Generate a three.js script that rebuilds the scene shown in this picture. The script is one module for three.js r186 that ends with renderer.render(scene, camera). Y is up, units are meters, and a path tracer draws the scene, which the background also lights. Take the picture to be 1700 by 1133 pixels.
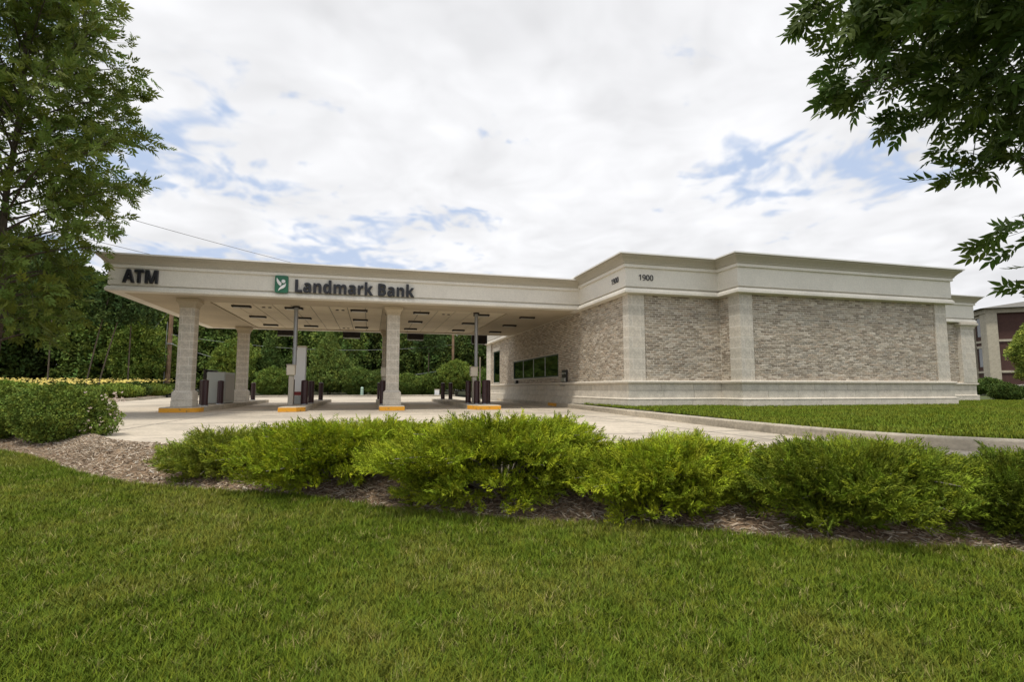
import * as THREE from 'three';
import { mergeGeometries } from 'three/addons/utils/BufferGeometryUtils.js';
import { FontLoader } from 'three/addons/loaders/FontLoader.js';
import { TextGeometry } from 'three/addons/geometries/TextGeometry.js';

// ---------------------------------------------------------------- camera
const scene = new THREE.Scene();
const camera = new THREE.PerspectiveCamera(66.44, 1024 / 683, 0.1, 1500);
camera.position.set(0, 0.73, 0);
camera.rotation.order = 'YXZ';
camera.rotation.set(THREE.MathUtils.degToRad(5.18), THREE.MathUtils.degToRad(-15.1), 0);
camera.updateMatrixWorld();

// ---------------------------------------------------------------- small maths
function rng(seed) { let a = seed >>> 0; return () => { a = (a + 0x6D2B79F5) >>> 0; let t = a; t = Math.imul(t ^ (t >>> 15), t | 1); t ^= t + Math.imul(t ^ (t >>> 7), t | 61); return ((t ^ (t >>> 14)) >>> 0) / 4294967296; }; }
const clamp = (v, a, b) => Math.min(b, Math.max(a, v));
const lerp = (a, b, t) => a + (b - a) * t;
const sstep = (a, b, x) => { const t = clamp((x - a) / (b - a), 0, 1); return t * t * (3 - 2 * t); };
function lattice(seed, n) { const r = rng(seed), a = new Float32Array(n * n); for (let i = 0; i < n * n; i++) a[i] = r(); return a; }
const LAT = lattice(7, 256);
function vnoise(x, y, per = 256) {
  let xi = Math.floor(x), yi = Math.floor(y); const fx = x - xi, fy = y - yi;
  const u = fx * fx * (3 - 2 * fx), v = fy * fy * (3 - 2 * fy);
  const m = (k) => ((k % per) + per) % per & 255;
  const x0 = m(xi), x1 = m(xi + 1), y0 = m(yi) * 256, y1 = m(yi + 1) * 256;
  return lerp(lerp(LAT[y0 + x0], LAT[y0 + x1], u), lerp(LAT[y1 + x0], LAT[y1 + x1], u), v);
}
function fbm(x, y, oct = 4, per = 256) { let s = 0, a = 0.5, n = 0; for (let i = 0; i < oct; i++) { s += a * vnoise(x, y, per); n += a; x = x * 2 + 17; y = y * 2 + 31; a *= 0.5; per = Math.min(256, per * 2); } return s / n; }

// ---------------------------------------------------------------- sky: broken bright cloud deck
const SKY_W = 3072, SKY_H = 1536;
const skyData = new Float32Array(SKY_W * SKY_H * 4);
{
  // openings in the deck: [azimuth from -z towards +x, elevation, radius across, radius up, strength]; degrees
  const holes = [
    [43, 20.5, 7.5, 3.4, 0.95], [37, 24, 4, 2.4, 0.3], [34, 29, 2.2, 3.5, 0.42], [51, 20, 4, 2.4, 0.3],
    [-15, 22, 9, 3, 0.36], [-8, 18, 9, 2.4, 0.42], [1, 15.5, 8, 2.0, 0.42], [-4, 12.5, 11, 1.9, 0.7], [-19, 24, 5, 3, 0.35],
    [10, 18.5, 5, 1.6, 0.42], [11, 27, 4, 1.6, 0.42], [-25, 12, 10, 2.4, 0.6], [-14, 30, 4, 3, 0.35], [57, 18, 5, 2.2, 0.35], [56, 26, 5, 2.4, 0.35],
  ];
  const r = rng(91);
  for (let i = 0; i < 60; i++) { const az = 75 + r() * 260; holes.push([az, 8 + r() * 50, 4 + r() * 7, 2 + r() * 3.5, 0.35 + r() * 0.55]); }
  const hv = holes.map(([az, el, ra, re, s]) => [az * Math.PI / 180, el * Math.PI / 180, ra * Math.PI / 180, re * Math.PI / 180, s]);
  for (let j = 0; j < SKY_H; j++) {
    const el = ((j + 0.5) / SKY_H - 0.5) * Math.PI, sy = Math.sin(el), cy = Math.cos(el);
    for (let i = 0; i < SKY_W; i++) {
      const k = (j * SKY_W + i) * 4;
      let R = 0.55, G = 0.56, B = 0.55;
      if (sy > -0.01) {
        const a = ((i + 0.5) / SKY_W - 0.5) * 2 * Math.PI, x = Math.cos(a) * cy, z = Math.sin(a) * cy;
        const q = 1 / (Math.max(sy, 0) + 0.14), px = x * q * 2.1 + 40, pz = z * q * 2.1 + 40;
        const wx = fbm(px * 1.3 + 9, pz * 1.3, 3) - 0.5, wz = fbm(px * 1.3, pz * 1.3 + 50, 3) - 0.5;
        const n = fbm(px * 2.2 + wx * 2.2, pz * 2.2 + wz * 2.2, 6);
        const fine = fbm(px * 9 + wx * 5, pz * 9 + wz * 5, 4);
        let cov = (n - 0.5) * 1.15 + (fine - 0.5) * 0.8 + 0.72;
        const az = Math.atan2(x, -z);
        for (const h of hv) {
          let da = az - h[0]; da -= Math.round(da / (2 * Math.PI)) * 2 * Math.PI;
          const ex = da * cy / h[2], ey = (el - h[1]) / h[3], e = ex * ex + ey * ey;
          if (e < 5) cov -= h[4] * Math.exp(-e * 0.9);
        }
        const dens = sstep(-0.12, 0.34, cov);
        const shade = fbm(px * 0.9 + 70 + wx, pz * 0.9 + wz, 4), sh2 = fbm(px * 3.4 + wz * 2, pz * 3.4 + 20 + wx * 2, 4);
        const lum = 0.755 + (0.5 - shade) * 0.26 + (sh2 - 0.5) * 0.20;
        const L = clamp(lum, 0.62, 0.83);
        const haze = Math.exp(-Math.max(sy, 0) * 4.5);
        const br = lerp(0.38, 0.58, haze), bg = lerp(0.48, 0.64, haze), bb = lerp(0.67, 0.75, haze);
        R = lerp(br, L * 0.992, dens); G = lerp(bg, L * 0.996, dens); B = lerp(bb, L * 1.012 + 0.005, dens);
      }
      skyData[k] = R; skyData[k + 1] = G; skyData[k + 2] = B; skyData[k + 3] = 1;
    }
  }
}
const sky = new THREE.DataTexture(skyData, SKY_W, SKY_H, THREE.RGBAFormat, THREE.FloatType);
sky.mapping = THREE.EquirectangularReflectionMapping;
sky.magFilter = THREE.LinearFilter; sky.minFilter = THREE.LinearFilter; sky.needsUpdate = true;
scene.background = sky; scene.environment = sky;

// ---------------------------------------------------------------- veiled high sun
const sun = new THREE.DirectionalLight(new THREE.Color(1.0, 0.95, 0.86), 2.4);
sun.position.set(-0.28 * 60, 60, 0.24 * 60 - 18); sun.target.position.set(0, 0, -18);
sun.castShadow = true; sun.shadow.radius = 12; sun.shadow.mapSize.set(2048, 2048);
Object.assign(sun.shadow.camera, { left: -70, right: 70, top: 70, bottom: -70, near: 1, far: 180 });
scene.add(sun, sun.target);

// ---------------------------------------------------------------- renderer
const renderer = new THREE.WebGLRenderer({ antialias: true });
renderer.setSize(1024, 683);
renderer.toneMapping = THREE.LinearToneMapping;
renderer.toneMappingExposure = 1.22;
renderer.shadowMap.enabled = true;

// ---------------------------------------------------------------- textures
function tex(size, fn, srgb, rep = 1) {
  const d = new Uint8Array(size * size * 4);
  for (let y = 0; y < size; y++) for (let x = 0; x < size; x++) {
    const c = fn(x / size, y / size), k = (y * size + x) * 4;
    if (typeof c === 'number') { d[k] = d[k + 1] = d[k + 2] = clamp(c, 0, 1) * 255; } else { d[k] = clamp(c[0], 0, 1) * 255; d[k + 1] = clamp(c[1], 0, 1) * 255; d[k + 2] = clamp(c[2], 0, 1) * 255; }
    d[k + 3] = 255;
  }
  const t = new THREE.DataTexture(d, size, size); t.wrapS = t.wrapT = THREE.RepeatWrapping; t.magFilter = THREE.LinearFilter; t.minFilter = THREE.LinearMipmapLinearFilter; t.generateMipmaps = true;
  if (srgb) t.colorSpace = THREE.SRGBColorSpace; t.repeat.set(rep, rep); t.needsUpdate = true; return t;
}
// periodic fbm over the unit square, f cells across
const pf = (u, v, f, o = 4) => fbm(u * f, v * f, o, f);
const mixc = (a, b, t) => [lerp(a[0], b[0], t), lerp(a[1], b[1], t), lerp(a[2], b[2], t)];
const T = {};
T.stone = tex(512, (u, v) => { const n = pf(u, v, 8, 5), s = pf(u, v, 64, 3); const c = 0.94 + (n - 0.5) * 0.16 + (s - 0.5) * 0.2; return [c, c * 0.99, c * 0.975]; }, true, 0.8);
T.stoneB = tex(512, (u, v) => pf(u, v, 64, 3) * 0.7 + pf(u, v, 16, 2) * 0.3, false, 0.8);
T.stucco = tex(512, (u, v) => { const n = pf(u, v, 4, 5), s = pf(u, v, 128, 2); const st = pf(u, v * 0.0 + 0.3, 32, 3); const c = 0.96 + (n - 0.5) * 0.10 + (s - 0.5) * 0.08; return [c, c * 0.995, c * 0.985]; }, true, 0.35);
T.stuccoB = tex(256, (u, v) => pf(u, v, 128, 2), false, 1.6);
T.conc = tex(1024, (u, v) => { const n = pf(u, v, 4, 6), m = pf(u, v, 16, 5), s = pf(u, v, 256, 2); const streak = fbm(u * 8, v * 64, 3, 8); let c = 0.85 + (n - 0.5) * 0.26 + (m - 0.5) * 0.16 + (s - 0.5) * 0.16 + (streak - 0.5) * 0.12; const w = sstep(0.62, 0.74, m) * 0.10; c -= w; return [c, c * 0.965, c * 0.905]; }, true, 0.12);
T.concB = tex(512, (u, v) => pf(u, v, 128, 3), false, 0.8);
T.turf = tex(1024, (u, v) => { const n = pf(u, v, 6, 5), s = pf(u, v, 200, 2); return mixc(mixc([0.27, 0.33, 0.10], [0.36, 0.38, 0.17], sstep(0.35, 0.65, n)), [0.20, 0.20, 0.09], sstep(0.55, 0.8, s) * 0.7); }, true, 0.25);
T.mulch = tex(1024, (u, v) => { const n = pf(u, v, 8, 4), s = fbm(u * 60, v * 160, 3, 60), s2 = fbm(u * 150, v * 70, 3, 70); return mixc(mixc([0.36, 0.29, 0.22], [0.56, 0.47, 0.37], sstep(0.3, 0.7, Math.max(s, s2))), [0.22, 0.17, 0.13], sstep(0.5, 0.8, n) * 0.5); }, true, 0.5);
T.mulchB = tex(512, (u, v) => Math.max(fbm(u * 40, v * 90, 3, 40), fbm(u * 80, v * 50, 3, 50)), false, 0.6);
T.floor = tex(512, (u, v) => { const n = pf(u, v, 8, 5), s = pf(u, v, 90, 3); return mixc(mixc([0.16, 0.2, 0.08], [0.26, 0.26, 0.13], n), [0.13, 0.11, 0.07], s * 0.6); }, true, 0.2);
T.bark = tex(256, (u, v) => { const n = fbm(u * 24, v * 5, 4, 5); return [0.28 + n * 0.28, 0.25 + n * 0.25, 0.22 + n * 0.22]; }, true, 1);
T.barkB = tex(256, (u, v) => fbm(u * 30, v * 6, 4, 6), false, 1);
T.wood = tex(256, (u, v) => { const n = fbm(u * 40, v * 3, 4, 3); return [0.40 + n * 0.30, 0.33 + n * 0.26, 0.26 + n * 0.22]; }, true, 1);
T.yellow = tex(256, (u, v) => { const n = pf(u, v, 8, 4), s = pf(u, v, 40, 3); return mixc([0.90, 0.64, 0.16], [0.45, 0.40, 0.30], sstep(0.60, 0.72, n * 0.5 + s * 0.5)); }, true, 0.9);

// ---------------------------------------------------------------- materials
const lin = (r, g, b) => new THREE.Color().setRGB(r, g, b);
const std = (o) => new THREE.MeshStandardMaterial({ roughness: 0.85, metalness: 0, ...o });
const M = {
  stone: std({ color: lin(0.68, 0.64, 0.565), map: T.stone, bumpMap: T.stoneB, bumpScale: 0.003, roughness: 0.9 }),
  stone2: std({ color: lin(0.645, 0.61, 0.535), map: T.stone, bumpMap: T.stoneB, bumpScale: 0.003, roughness: 0.9 }),
  stone3: std({ color: lin(0.70, 0.65, 0.565), map: T.stone, bumpMap: T.stoneB, bumpScale: 0.003, roughness: 0.9 }),
  joint: std({ color: lin(0.78, 0.74, 0.67), roughness: 0.95 }),
  mortar: std({ color: lin(0.78, 0.73, 0.64), map: T.stone, roughness: 0.95 }),
  stucco: std({ color: lin(0.82, 0.785, 0.71), map: T.stucco, bumpMap: T.stuccoB, bumpScale: 0.0015, roughness: 0.92 }),
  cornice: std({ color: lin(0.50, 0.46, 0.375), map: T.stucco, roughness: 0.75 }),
  coping: std({ color: lin(0.85, 0.84, 0.81), roughness: 0.5 }),
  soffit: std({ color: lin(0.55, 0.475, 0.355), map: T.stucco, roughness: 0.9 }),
  tile: std({ color: lin(0.78, 0.69, 0.52), roughness: 0.8 }),
  tile2: std({ color: lin(0.74, 0.65, 0.49), roughness: 0.8 }),
  teebar: std({ color: lin(0.34, 0.30, 0.23), roughness: 0.7 }),
  bronze: std({ color: lin(0.022, 0.016, 0.013), roughness: 0.8 }),
  lens: std({ color: lin(0.35, 0.33, 0.28), roughness: 0.3 }),
  conc: std({ color: lin(0.68, 0.64, 0.585), map: T.conc, bumpMap: T.concB, bumpScale: 0.002, roughness: 0.9 }),
  kerb: std({ color: lin(0.66, 0.63, 0.57), map: T.conc, bumpMap: T.concB, bumpScale: 0.003, roughness: 0.92 }),
  sealant: std({ color: lin(0.30, 0.28, 0.25), roughness: 0.8 }),
  yellow: std({ color: lin(0.95, 0.95, 0.95), map: T.yellow, roughness: 0.6 }),
  turf: std({ color: lin(0.75, 0.78, 0.7), map: T.turf, roughness: 1 }),
  mulch: std({ color: lin(0.95, 0.95, 0.95), map: T.mulch, bumpMap: T.mulchB, bumpScale: 0.02, roughness: 1 }),
  floor: std({ color: lin(0.9, 0.9, 0.9), map: T.floor, roughness: 1 }),
  bark: std({ color: lin(0.62, 0.6, 0.56), map: T.bark, bumpMap: T.barkB, bumpScale: 0.01, roughness: 0.95 }),
  paleBark: std({ color: lin(1.0, 0.98, 0.92), map: T.bark, roughness: 0.95 }),
  pole: std({ color: lin(0.95, 0.9, 0.85), map: T.wood, roughness: 0.9 }),
  twig: std({ color: lin(0.30, 0.27, 0.21), roughness: 0.9 }),
  maroon: std({ color: lin(0.040, 0.014, 0.016), roughness: 0.38 }),
  letter: std({ color: lin(0.012, 0.012, 0.016), roughness: 0.35 }),
  letterEdge: std({ color: lin(0.03, 0.03, 0.035), roughness: 0.5 }),
  emblem: std({ color: lin(0.012, 0.13, 0.062), roughness: 0.35 }),
  white: std({ color: lin(0.8, 0.8, 0.79), roughness: 0.4 }),
  cream: std({ color: lin(0.62, 0.56, 0.45), roughness: 0.5 }),
  putty: std({ color: lin(0.44, 0.40, 0.33), roughness: 0.5 }),
  galv: std({ color: lin(0.34, 0.35, 0.36), roughness: 0.42, metalness: 0.5 }),
  atmGrey: std({ color: lin(0.40, 0.42, 0.39), roughness: 0.5 }),
  atmSide: std({ color: lin(0.36, 0.34, 0.31), roughness: 0.5 }),
  red: std({ color: lin(0.22, 0.02, 0.015), roughness: 0.4 }),
  black: std({ color: lin(0.012, 0.012, 0.012), roughness: 0.4 }),
  steel: std({ color: lin(0.42, 0.42, 0.41), roughness: 0.35, metalness: 0.8 }),
  greenFrame: std({ color: lin(0.03, 0.06, 0.045), roughness: 0.45 }),
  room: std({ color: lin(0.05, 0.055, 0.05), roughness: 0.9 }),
  glass: new THREE.MeshPhysicalMaterial({ color: lin(0.30, 0.42, 0.36), roughness: 0.03, transmission: 1, thickness: 0, ior: 1.6 }),
  darkBrick: std({ color: lin(0.085, 0.042, 0.033), map: T.stone, roughness: 0.9 }),
  creamStone: std({ color: lin(0.50, 0.46, 0.36), map: T.stone, roughness: 0.9 }),
  shingle: std({ color: lin(0.17, 0.165, 0.15), map: T.stone, roughness: 0.95 }),
  officeGlass: std({ color: lin(0.04, 0.055, 0.065), roughness: 0.06 }),
  wire: std({ color: lin(0.10, 0.10, 0.10), roughness: 0.6 }),
  cable: std({ color: lin(0.35, 0.36, 0.36), roughness: 0.5 }),
  rock: std({ color: lin(0.30, 0.28, 0.25), map: T.stone, roughness: 0.95 }),
  pedestal: std({ color: lin(0.35, 0.48, 0.40), roughness: 0.5 }),
  roofing: std({ color: lin(0.5, 0.5, 0.48), roughness: 0.9 }),
};
const leafMat = (r, g, b, tr = 0.35, rough = 0.62) => new THREE.MeshPhysicalMaterial({ color: lin(r, g, b), roughness: rough, transmission: tr, thickness: 0, side: THREE.DoubleSide, specularIntensity: 0.4 });
M.ash = leafMat(1, 1, 1, 0.30, 0.75); const matte = (sp) => new THREE.MeshPhysicalMaterial({ color: 0xffffff, roughness: 0.9, specularIntensity: sp, side: THREE.DoubleSide }); M.needle = matte(0.3); M.blade = matte(0.3); M.wood = matte(0.5);
M.petal = leafMat(0.92, 0.76, 0.22, 0.3, 0.8); M.petalPale = leafMat(0.75, 0.62, 0.55, 0.3, 0.8);

// ---------------------------------------------------------------- geometry helpers
const V = (x, y, z) => new THREE.Vector3(x, y, z);
function uvm(g) { // uv in metres from position and facing
  if (g.index) g = g.toNonIndexed();
  const p = g.attributes.position, n = g.attributes.normal, uv = new Float32Array(p.count * 2);
  for (let i = 0; i < p.count; i++) {
    const ax = Math.abs(n.getX(i)), ay = Math.abs(n.getY(i)), az = Math.abs(n.getZ(i));
    if (ay >= ax && ay >= az) { uv[2 * i] = p.getX(i); uv[2 * i + 1] = p.getZ(i); } else if (ax >= az) { uv[2 * i] = p.getZ(i); uv[2 * i + 1] = p.getY(i); } else { uv[2 * i] = p.getX(i); uv[2 * i + 1] = p.getY(i); }
  }
  g.setAttribute('uv', new THREE.BufferAttribute(uv, 2)); return g;
}
function box(w, h, d, x, y, z) { const g = new THREE.BoxGeometry(w, h, d); g.translate(x, y, z); return uvm(g); }
function span(x0, x1, y0, y1, z0, z1) { return box(x1 - x0, y1 - y0, z1 - z0, (x0 + x1) / 2, (y0 + y1) / 2, (z0 + z1) / 2); }
function tri(list) { // flat-shaded mesh from a list of polygons (arrays of Vector3, counter-clockwise)
  const p = []; for (const f of list) for (let k = 1; k < f.length - 1; k++) for (const v of [f[0], f[k], f[k + 1]]) p.push(v.x, v.y, v.z);
  const g = new THREE.BufferGeometry(); g.setAttribute('position', new THREE.Float32BufferAttribute(p, 3)); g.computeVertexNormals(); return uvm(g);
}
function cbox(w, h, d, c, x = 0, y = 0, z = 0) { // box with chamfered edges
  const X = w / 2, Y = h / 2, Z = d / 2, P = (a, b, e) => V(x + a, y + b, z + e), F = [];
  for (const s of [1, -1]) {
    const o = (f) => (s > 0 ? f : f.reverse());
    F.push(o([P(s * X, -Y + c, -Z + c), P(s * X, Y - c, -Z + c), P(s * X, Y - c, Z - c), P(s * X, -Y + c, Z - c)]));
    F.push(o([P(-X + c, s * Y, -Z + c), P(-X + c, s * Y, Z - c), P(X - c, s * Y, Z - c), P(X - c, s * Y, -Z + c)]));
    F.push(o([P(-X + c, -Y + c, s * Z), P(X - c, -Y + c, s * Z), P(X - c, Y - c, s * Z), P(-X + c, Y - c, s * Z)]));
  }
  const edge = (f) => { const n = new THREE.Vector3().subVectors(f[1], f[0]).cross(new THREE.Vector3().subVectors(f[2], f[0])); const m = new THREE.Vector3(); f.forEach((v) => m.add(v)); m.divideScalar(f.length).sub(V(x, y, z)); if (n.dot(m) < 0) f.reverse(); F.push(f); };
  for (const s of [1, -1]) for (const t of [1, -1]) {
    edge([P(s * X, t * (Y - c), -Z + c), P(s * X, t * (Y - c), Z - c), P(s * (X - c), t * Y, Z - c), P(s * (X - c), t * Y, -Z + c)]);
    edge([P(s * X, -Y + c, t * (Z - c)), P(s * X, Y - c, t * (Z - c)), P(s * (X - c), Y - c, t * Z), P(s * (X - c), -Y + c, t * Z)]);
    edge([P(-X + c, s * Y, t * (Z - c)), P(X - c, s * Y, t * (Z - c)), P(X - c, s * (Y - c), t * Z), P(-X + c, s * (Y - c), t * Z)]);
    for (const q of [1, -1]) edge([P(s * X, t * (Y - c), q * (Z - c)), P(s * (X - c), t * Y, q * (Z - c)), P(s * (X - c), t * (Y - c), q * Z)]);
  }
  return tri(F);
}
function sweep(path, prof, closeEnds = true) { // profile [[out, y]...] swept along path [[x, z]...], mitred; out is to the left of travel seen from above the -y side
  const n = path.length, dirs = [], offs = [];
  for (let i = 0; i < n - 1; i++) { const dx = path[i + 1][0] - path[i][0], dz = path[i + 1][1] - path[i][1], l = Math.hypot(dx, dz); dirs.push([dx / l, dz / l]); }
  for (let i = 0; i < n; i++) {
    const a = dirs[Math.max(0, i - 1)], b = dirs[Math.min(n - 2, i)], na = [-a[1], a[0]], nb = [-b[1], b[0]];
    let mx = na[0] + nb[0], mz = na[1] + nb[1]; const l = Math.hypot(mx, mz) || 1; mx /= l; mz /= l; const k = 1 / Math.max(0.3, mx * na[0] + mz * na[1]); offs.push([mx * k, mz * k]);
  }
  const P = (i, j) => V(path[i][0] + offs[i][0] * prof[j][0], prof[j][1], path[i][1] + offs[i][1] * prof[j][0]);
  const F = [];
  for (let i = 0; i < n - 1; i++) for (let j = 0; j < prof.length - 1; j++) F.push([P(i, j), P(i + 1, j), P(i + 1, j + 1), P(i, j + 1)]);
  if (closeEnds) { F.push(prof.map((_, j) => P(0, j))); F.push(prof.map((_, j) => P(n - 1, j)).reverse()); }
  return tri(F);
}
function tube(pts, r0, r1, seg = 6, n = 0) {
  const c = new THREE.CatmullRomCurve3(pts), N = n || Math.max(2, pts.length * 2), fr = c.computeFrenetFrames(N, false), pos = [], uv = [], idx = []; let L = 0, last = null;
  for (let i = 0; i <= N; i++) {
    const p = c.getPointAt(i / N), r = lerp(r0, r1, i / N); if (last) L += p.distanceTo(last); last = p;
    for (let j = 0; j <= seg; j++) { const a = j / seg * Math.PI * 2, v = fr.normals[i].clone().multiplyScalar(Math.cos(a)).addScaledVector(fr.binormals[i], Math.sin(a)); pos.push(p.x + v.x * r, p.y + v.y * r, p.z + v.z * r); uv.push(j / seg * 0.6, L); }
  }
  for (let i = 0; i < N; i++) for (let j = 0; j < seg; j++) { const a = i * (seg + 1) + j, b = a + seg + 1; idx.push(a, a + 1, b, b, a + 1, b + 1); }
  const g = new THREE.BufferGeometry(); g.setAttribute('position', new THREE.Float32BufferAttribute(pos, 3)); g.setAttribute('uv', new THREE.Float32BufferAttribute(uv, 2)); g.setIndex(idx); g.computeVertexNormals(); return g;
}
function cyl(r0, r1, h, x, y, z, seg = 16) { const g = new THREE.CylinderGeometry(r1, r0, h, seg); g.translate(x, y + h / 2, z); return g.toNonIndexed(); }
const merge = (a) => { a = a.map((g) => (g.index ? g.toNonIndexed() : g)); return a.length === 1 ? a[0] : mergeGeometries(a.map((g) => { for (const k of Object.keys(g.attributes)) if (!['position', 'normal', 'uv', 'color'].includes(k)) g.deleteAttribute(k); return g; })); };

// ---------------------------------------------------------------- naming
const taken = {};
function numbered(n) { const k = taken[n] = (taken[n] ?? -1) + 1; return k ? `${n}_${String(k).padStart(3, '0')}` : n; }
function tag(o, label, category, group, kind) { if (label) o.userData.label = label; if (category) o.userData.category = category; if (group) o.userData.group = group; if (kind) o.userData.kind = kind; return o; }
function mesh(name, g, m, parent) {
  const o = new THREE.Mesh(Array.isArray(g) ? merge(g) : g, m); o.castShadow = o.receiveShadow = true;
  if (parent) { o.name = name; parent.add(o); } else { o.name = numbered(name); scene.add(o); } return o;
}
function thing(name, label, category, x = 0, y = 0, z = 0, group, turn = 0) { const o = new THREE.Group(); o.name = numbered(name); o.position.set(x, y, z); o.rotation.y = turn; scene.add(o); return tag(o, label, category, group); }
function sub(name, parent, x = 0, y = 0, z = 0) { const o = new THREE.Group(); o.name = name; o.position.set(x, y, z); parent.add(o); return o; }
function structure(name, g, m) { return tag(mesh(name, g, m), null, null, null, 'structure'); }
function copies(name, g, m, mats, cols, parent) {
  const o = new THREE.InstancedMesh(g, m, mats.length); mats.forEach((k, i) => o.setMatrixAt(i, k)); if (cols) cols.forEach((c, i) => o.setColorAt(i, c));
  o.castShadow = o.receiveShadow = true; o.userData.kind = 'stuff';
  if (parent) { o.name = name; parent.add(o); } else { o.name = numbered(name); scene.add(o); } return o;
}
const inPoly = (x, z, P) => { let c = false; for (let i = 0, j = P.length - 1; i < P.length; j = i++) if ((P[i][1] > z) !== (P[j][1] > z) && x < (P[j][0] - P[i][0]) * (z - P[i][1]) / (P[j][1] - P[i][1]) + P[i][0]) c = !c; return c; };
function curve2(pts, n) { const c = new THREE.CatmullRomCurve3(pts.map((p) => V(p[0], 0, p[1])), false, 'centripetal'); return c.getSpacedPoints(n).map((p) => [p.x, p.z]); }

// ================================================================ GROUND
const FX = 0.2605, FZ = -0.9655;
const dep = (x, z) => x * FX + z * FZ;
const lawnY = (x, z) => -0.45 + 0.04 * clamp(dep(x, z), -3, 12) + (fbm(x * 0.9 + 30, z * 0.9 + 30, 3) - 0.5) * 0.05;
// edge between front lawn and planting bed, and edge between bed and drive, left to right
const lawnEdgePts = [[-40, -23], [-22, -17.5], [-12, -13.4], [-7.6, -10.9], [-4.9, -8.86], [-4.05, -8.09], [-3.1, -6.93], [-2.42, -6.2], [-1.99, -5.94], [-1.45, -5.58], [-0.7, -5.18], [-0.26, -4.91], [0.54, -4.31], [1.3, -3.88], [2.12, -3.48], [2.7, -3.05], [3.21, -2.78], [3.99, -2.43], [5.2, -1.9], [8, -0.7], [14, 1.8], [30, 8]];
const driveEdgePts = [[-40, -28], [-26, -25], [-14, -21.8], [-8.8, -18.6], [-6.4, -15.5], [-4.9, -11.3], [-3.27, -8.28], [-1.6, -7.2], [1.73, -5.18], [3.4, -4.1], [5.1, -3.1], [6.6, -2.2], [9.5, -0.8], [15, 1.6], [30, 7.2]];
const NE = 150;
const lawnEdge = curve2(lawnEdgePts, NE), driveEdge = curve2(driveEdgePts, NE);
const kerbPts = [[7.16, -30], [7.14, -21], [6.98, -16.6], [6.66, -12.9], [6.46, -10.2], [6.3, -7.2], [6.42, -5.4], [6.95, -4.3], [8.1, -3.45], [10, -2.75], [14, -1.4], [20, 0.8], [30, 4.6]];
const kerbLine = curve2(kerbPts, 60);
const bedKerbPts = [[-15.4, -46.5], [-14.7, -43], [-13.95, -38.5], [-13.4, -34.2], [-13.9, -30.6], [-16.5, -28], [-24, -29.5], [-40, -33]];
const bedKerb = curve2(bedKerbPts, 30);
const paveRear = [[7.3, -46.5], [-15.4, -46.5]];
const pavePoly = [...driveEdge, ...kerbLine.slice().reverse(), ...paveRear, ...bedKerb];
function flat(poly, y) { // horizontal sheet with uv in metres
  const s = new THREE.Shape(poly.map(([x, z]) => new THREE.Vector2(x, -z))); const g = new THREE.ShapeGeometry(s); g.rotateX(-Math.PI / 2); const p = g.attributes.position;
  for (let i = 0; i < p.count; i++) p.setY(i, typeof y === 'function' ? y(p.getX(i), p.getZ(i)) : y);
  g.computeVertexNormals(); return uvm(g);
}
const rise = (x, z) => { // land climbs gently behind and to the sides
  const back = sstep(-46, -60, z) * 0.5, left = sstep(-14, -30, x) * sstep(-22, -40, z) * 0.75, right = sstep(26, 58, x) * sstep(-4, -24, z) * 1.05, d = Math.hypot(x, z);
  return Math.max(back, left, right) + sstep(70, 300, d) * 2.5;
};
{ // terrain sheet out to the horizon
  const N = 120, pos = [], uv = [], idx = [], c = (k) => { const t = k / N * 2 - 1; return Math.sign(t) * (Math.abs(t) * 40 + Math.pow(Math.abs(t), 4) * 560); };
  for (let j = 0; j <= N; j++) for (let i = 0; i <= N; i++) {
    const x = c(i), z = c(j) - 18; let y = -0.1 + rise(x, z) - 0.02;
    const f = sstep(16, 4, dep(x, z)); y = lerp(y, -0.62, f);
    pos.push(x, y, z); uv.push(x, z);
  }
  for (let j = 0; j < N; j++) for (let i = 0; i < N; i++) { const a = j * (N + 1) + i, b = a + N + 1; idx.push(a, b, a + 1, b, b + 1, a + 1); }
  const g = new THREE.BufferGeometry(); g.setAttribute('position', new THREE.Float32BufferAttribute(pos, 3)); g.setAttribute('uv', new THREE.Float32BufferAttribute(uv, 2)); g.setIndex(idx); g.computeVertexNormals();
  structure('ground', g, M.floor);
}
structure('drive_pavement', flat(pavePoly, 0), M.conc);
{ // control joints cut into the concrete drive and filled with sealant
  const J = [[[-5, -17.1], [7.0, -17.1]], [[-0.9, -17.1], [-0.9, -6.75]], [[2.3, -17.1], [2.3, -4.9]], [[-4.2, -17.1], [-4.2, -9.9]], [[-4.6, -12.2], [6.6, -12.2]], [[-2.2, -7.7], [6.3, -7.7]], [[5.5, -17.1], [5.5, -2.95]]];
  const g = new THREE.Group(); g.name = 'pavement_joints'; g.userData.kind = 'structure'; scene.add(g);
  for (const [a, b] of J) { const L = Math.hypot(b[0] - a[0], b[1] - a[1]), q = new THREE.BoxGeometry(L, 0.004, 0.009); q.rotateY(-Math.atan2(b[1] - a[1], b[0] - a[0])); q.translate((a[0] + b[0]) / 2, 0.004, (a[1] + b[1]) / 2); mesh('joint', uvm(q), M.sealant, g); }
}
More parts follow.
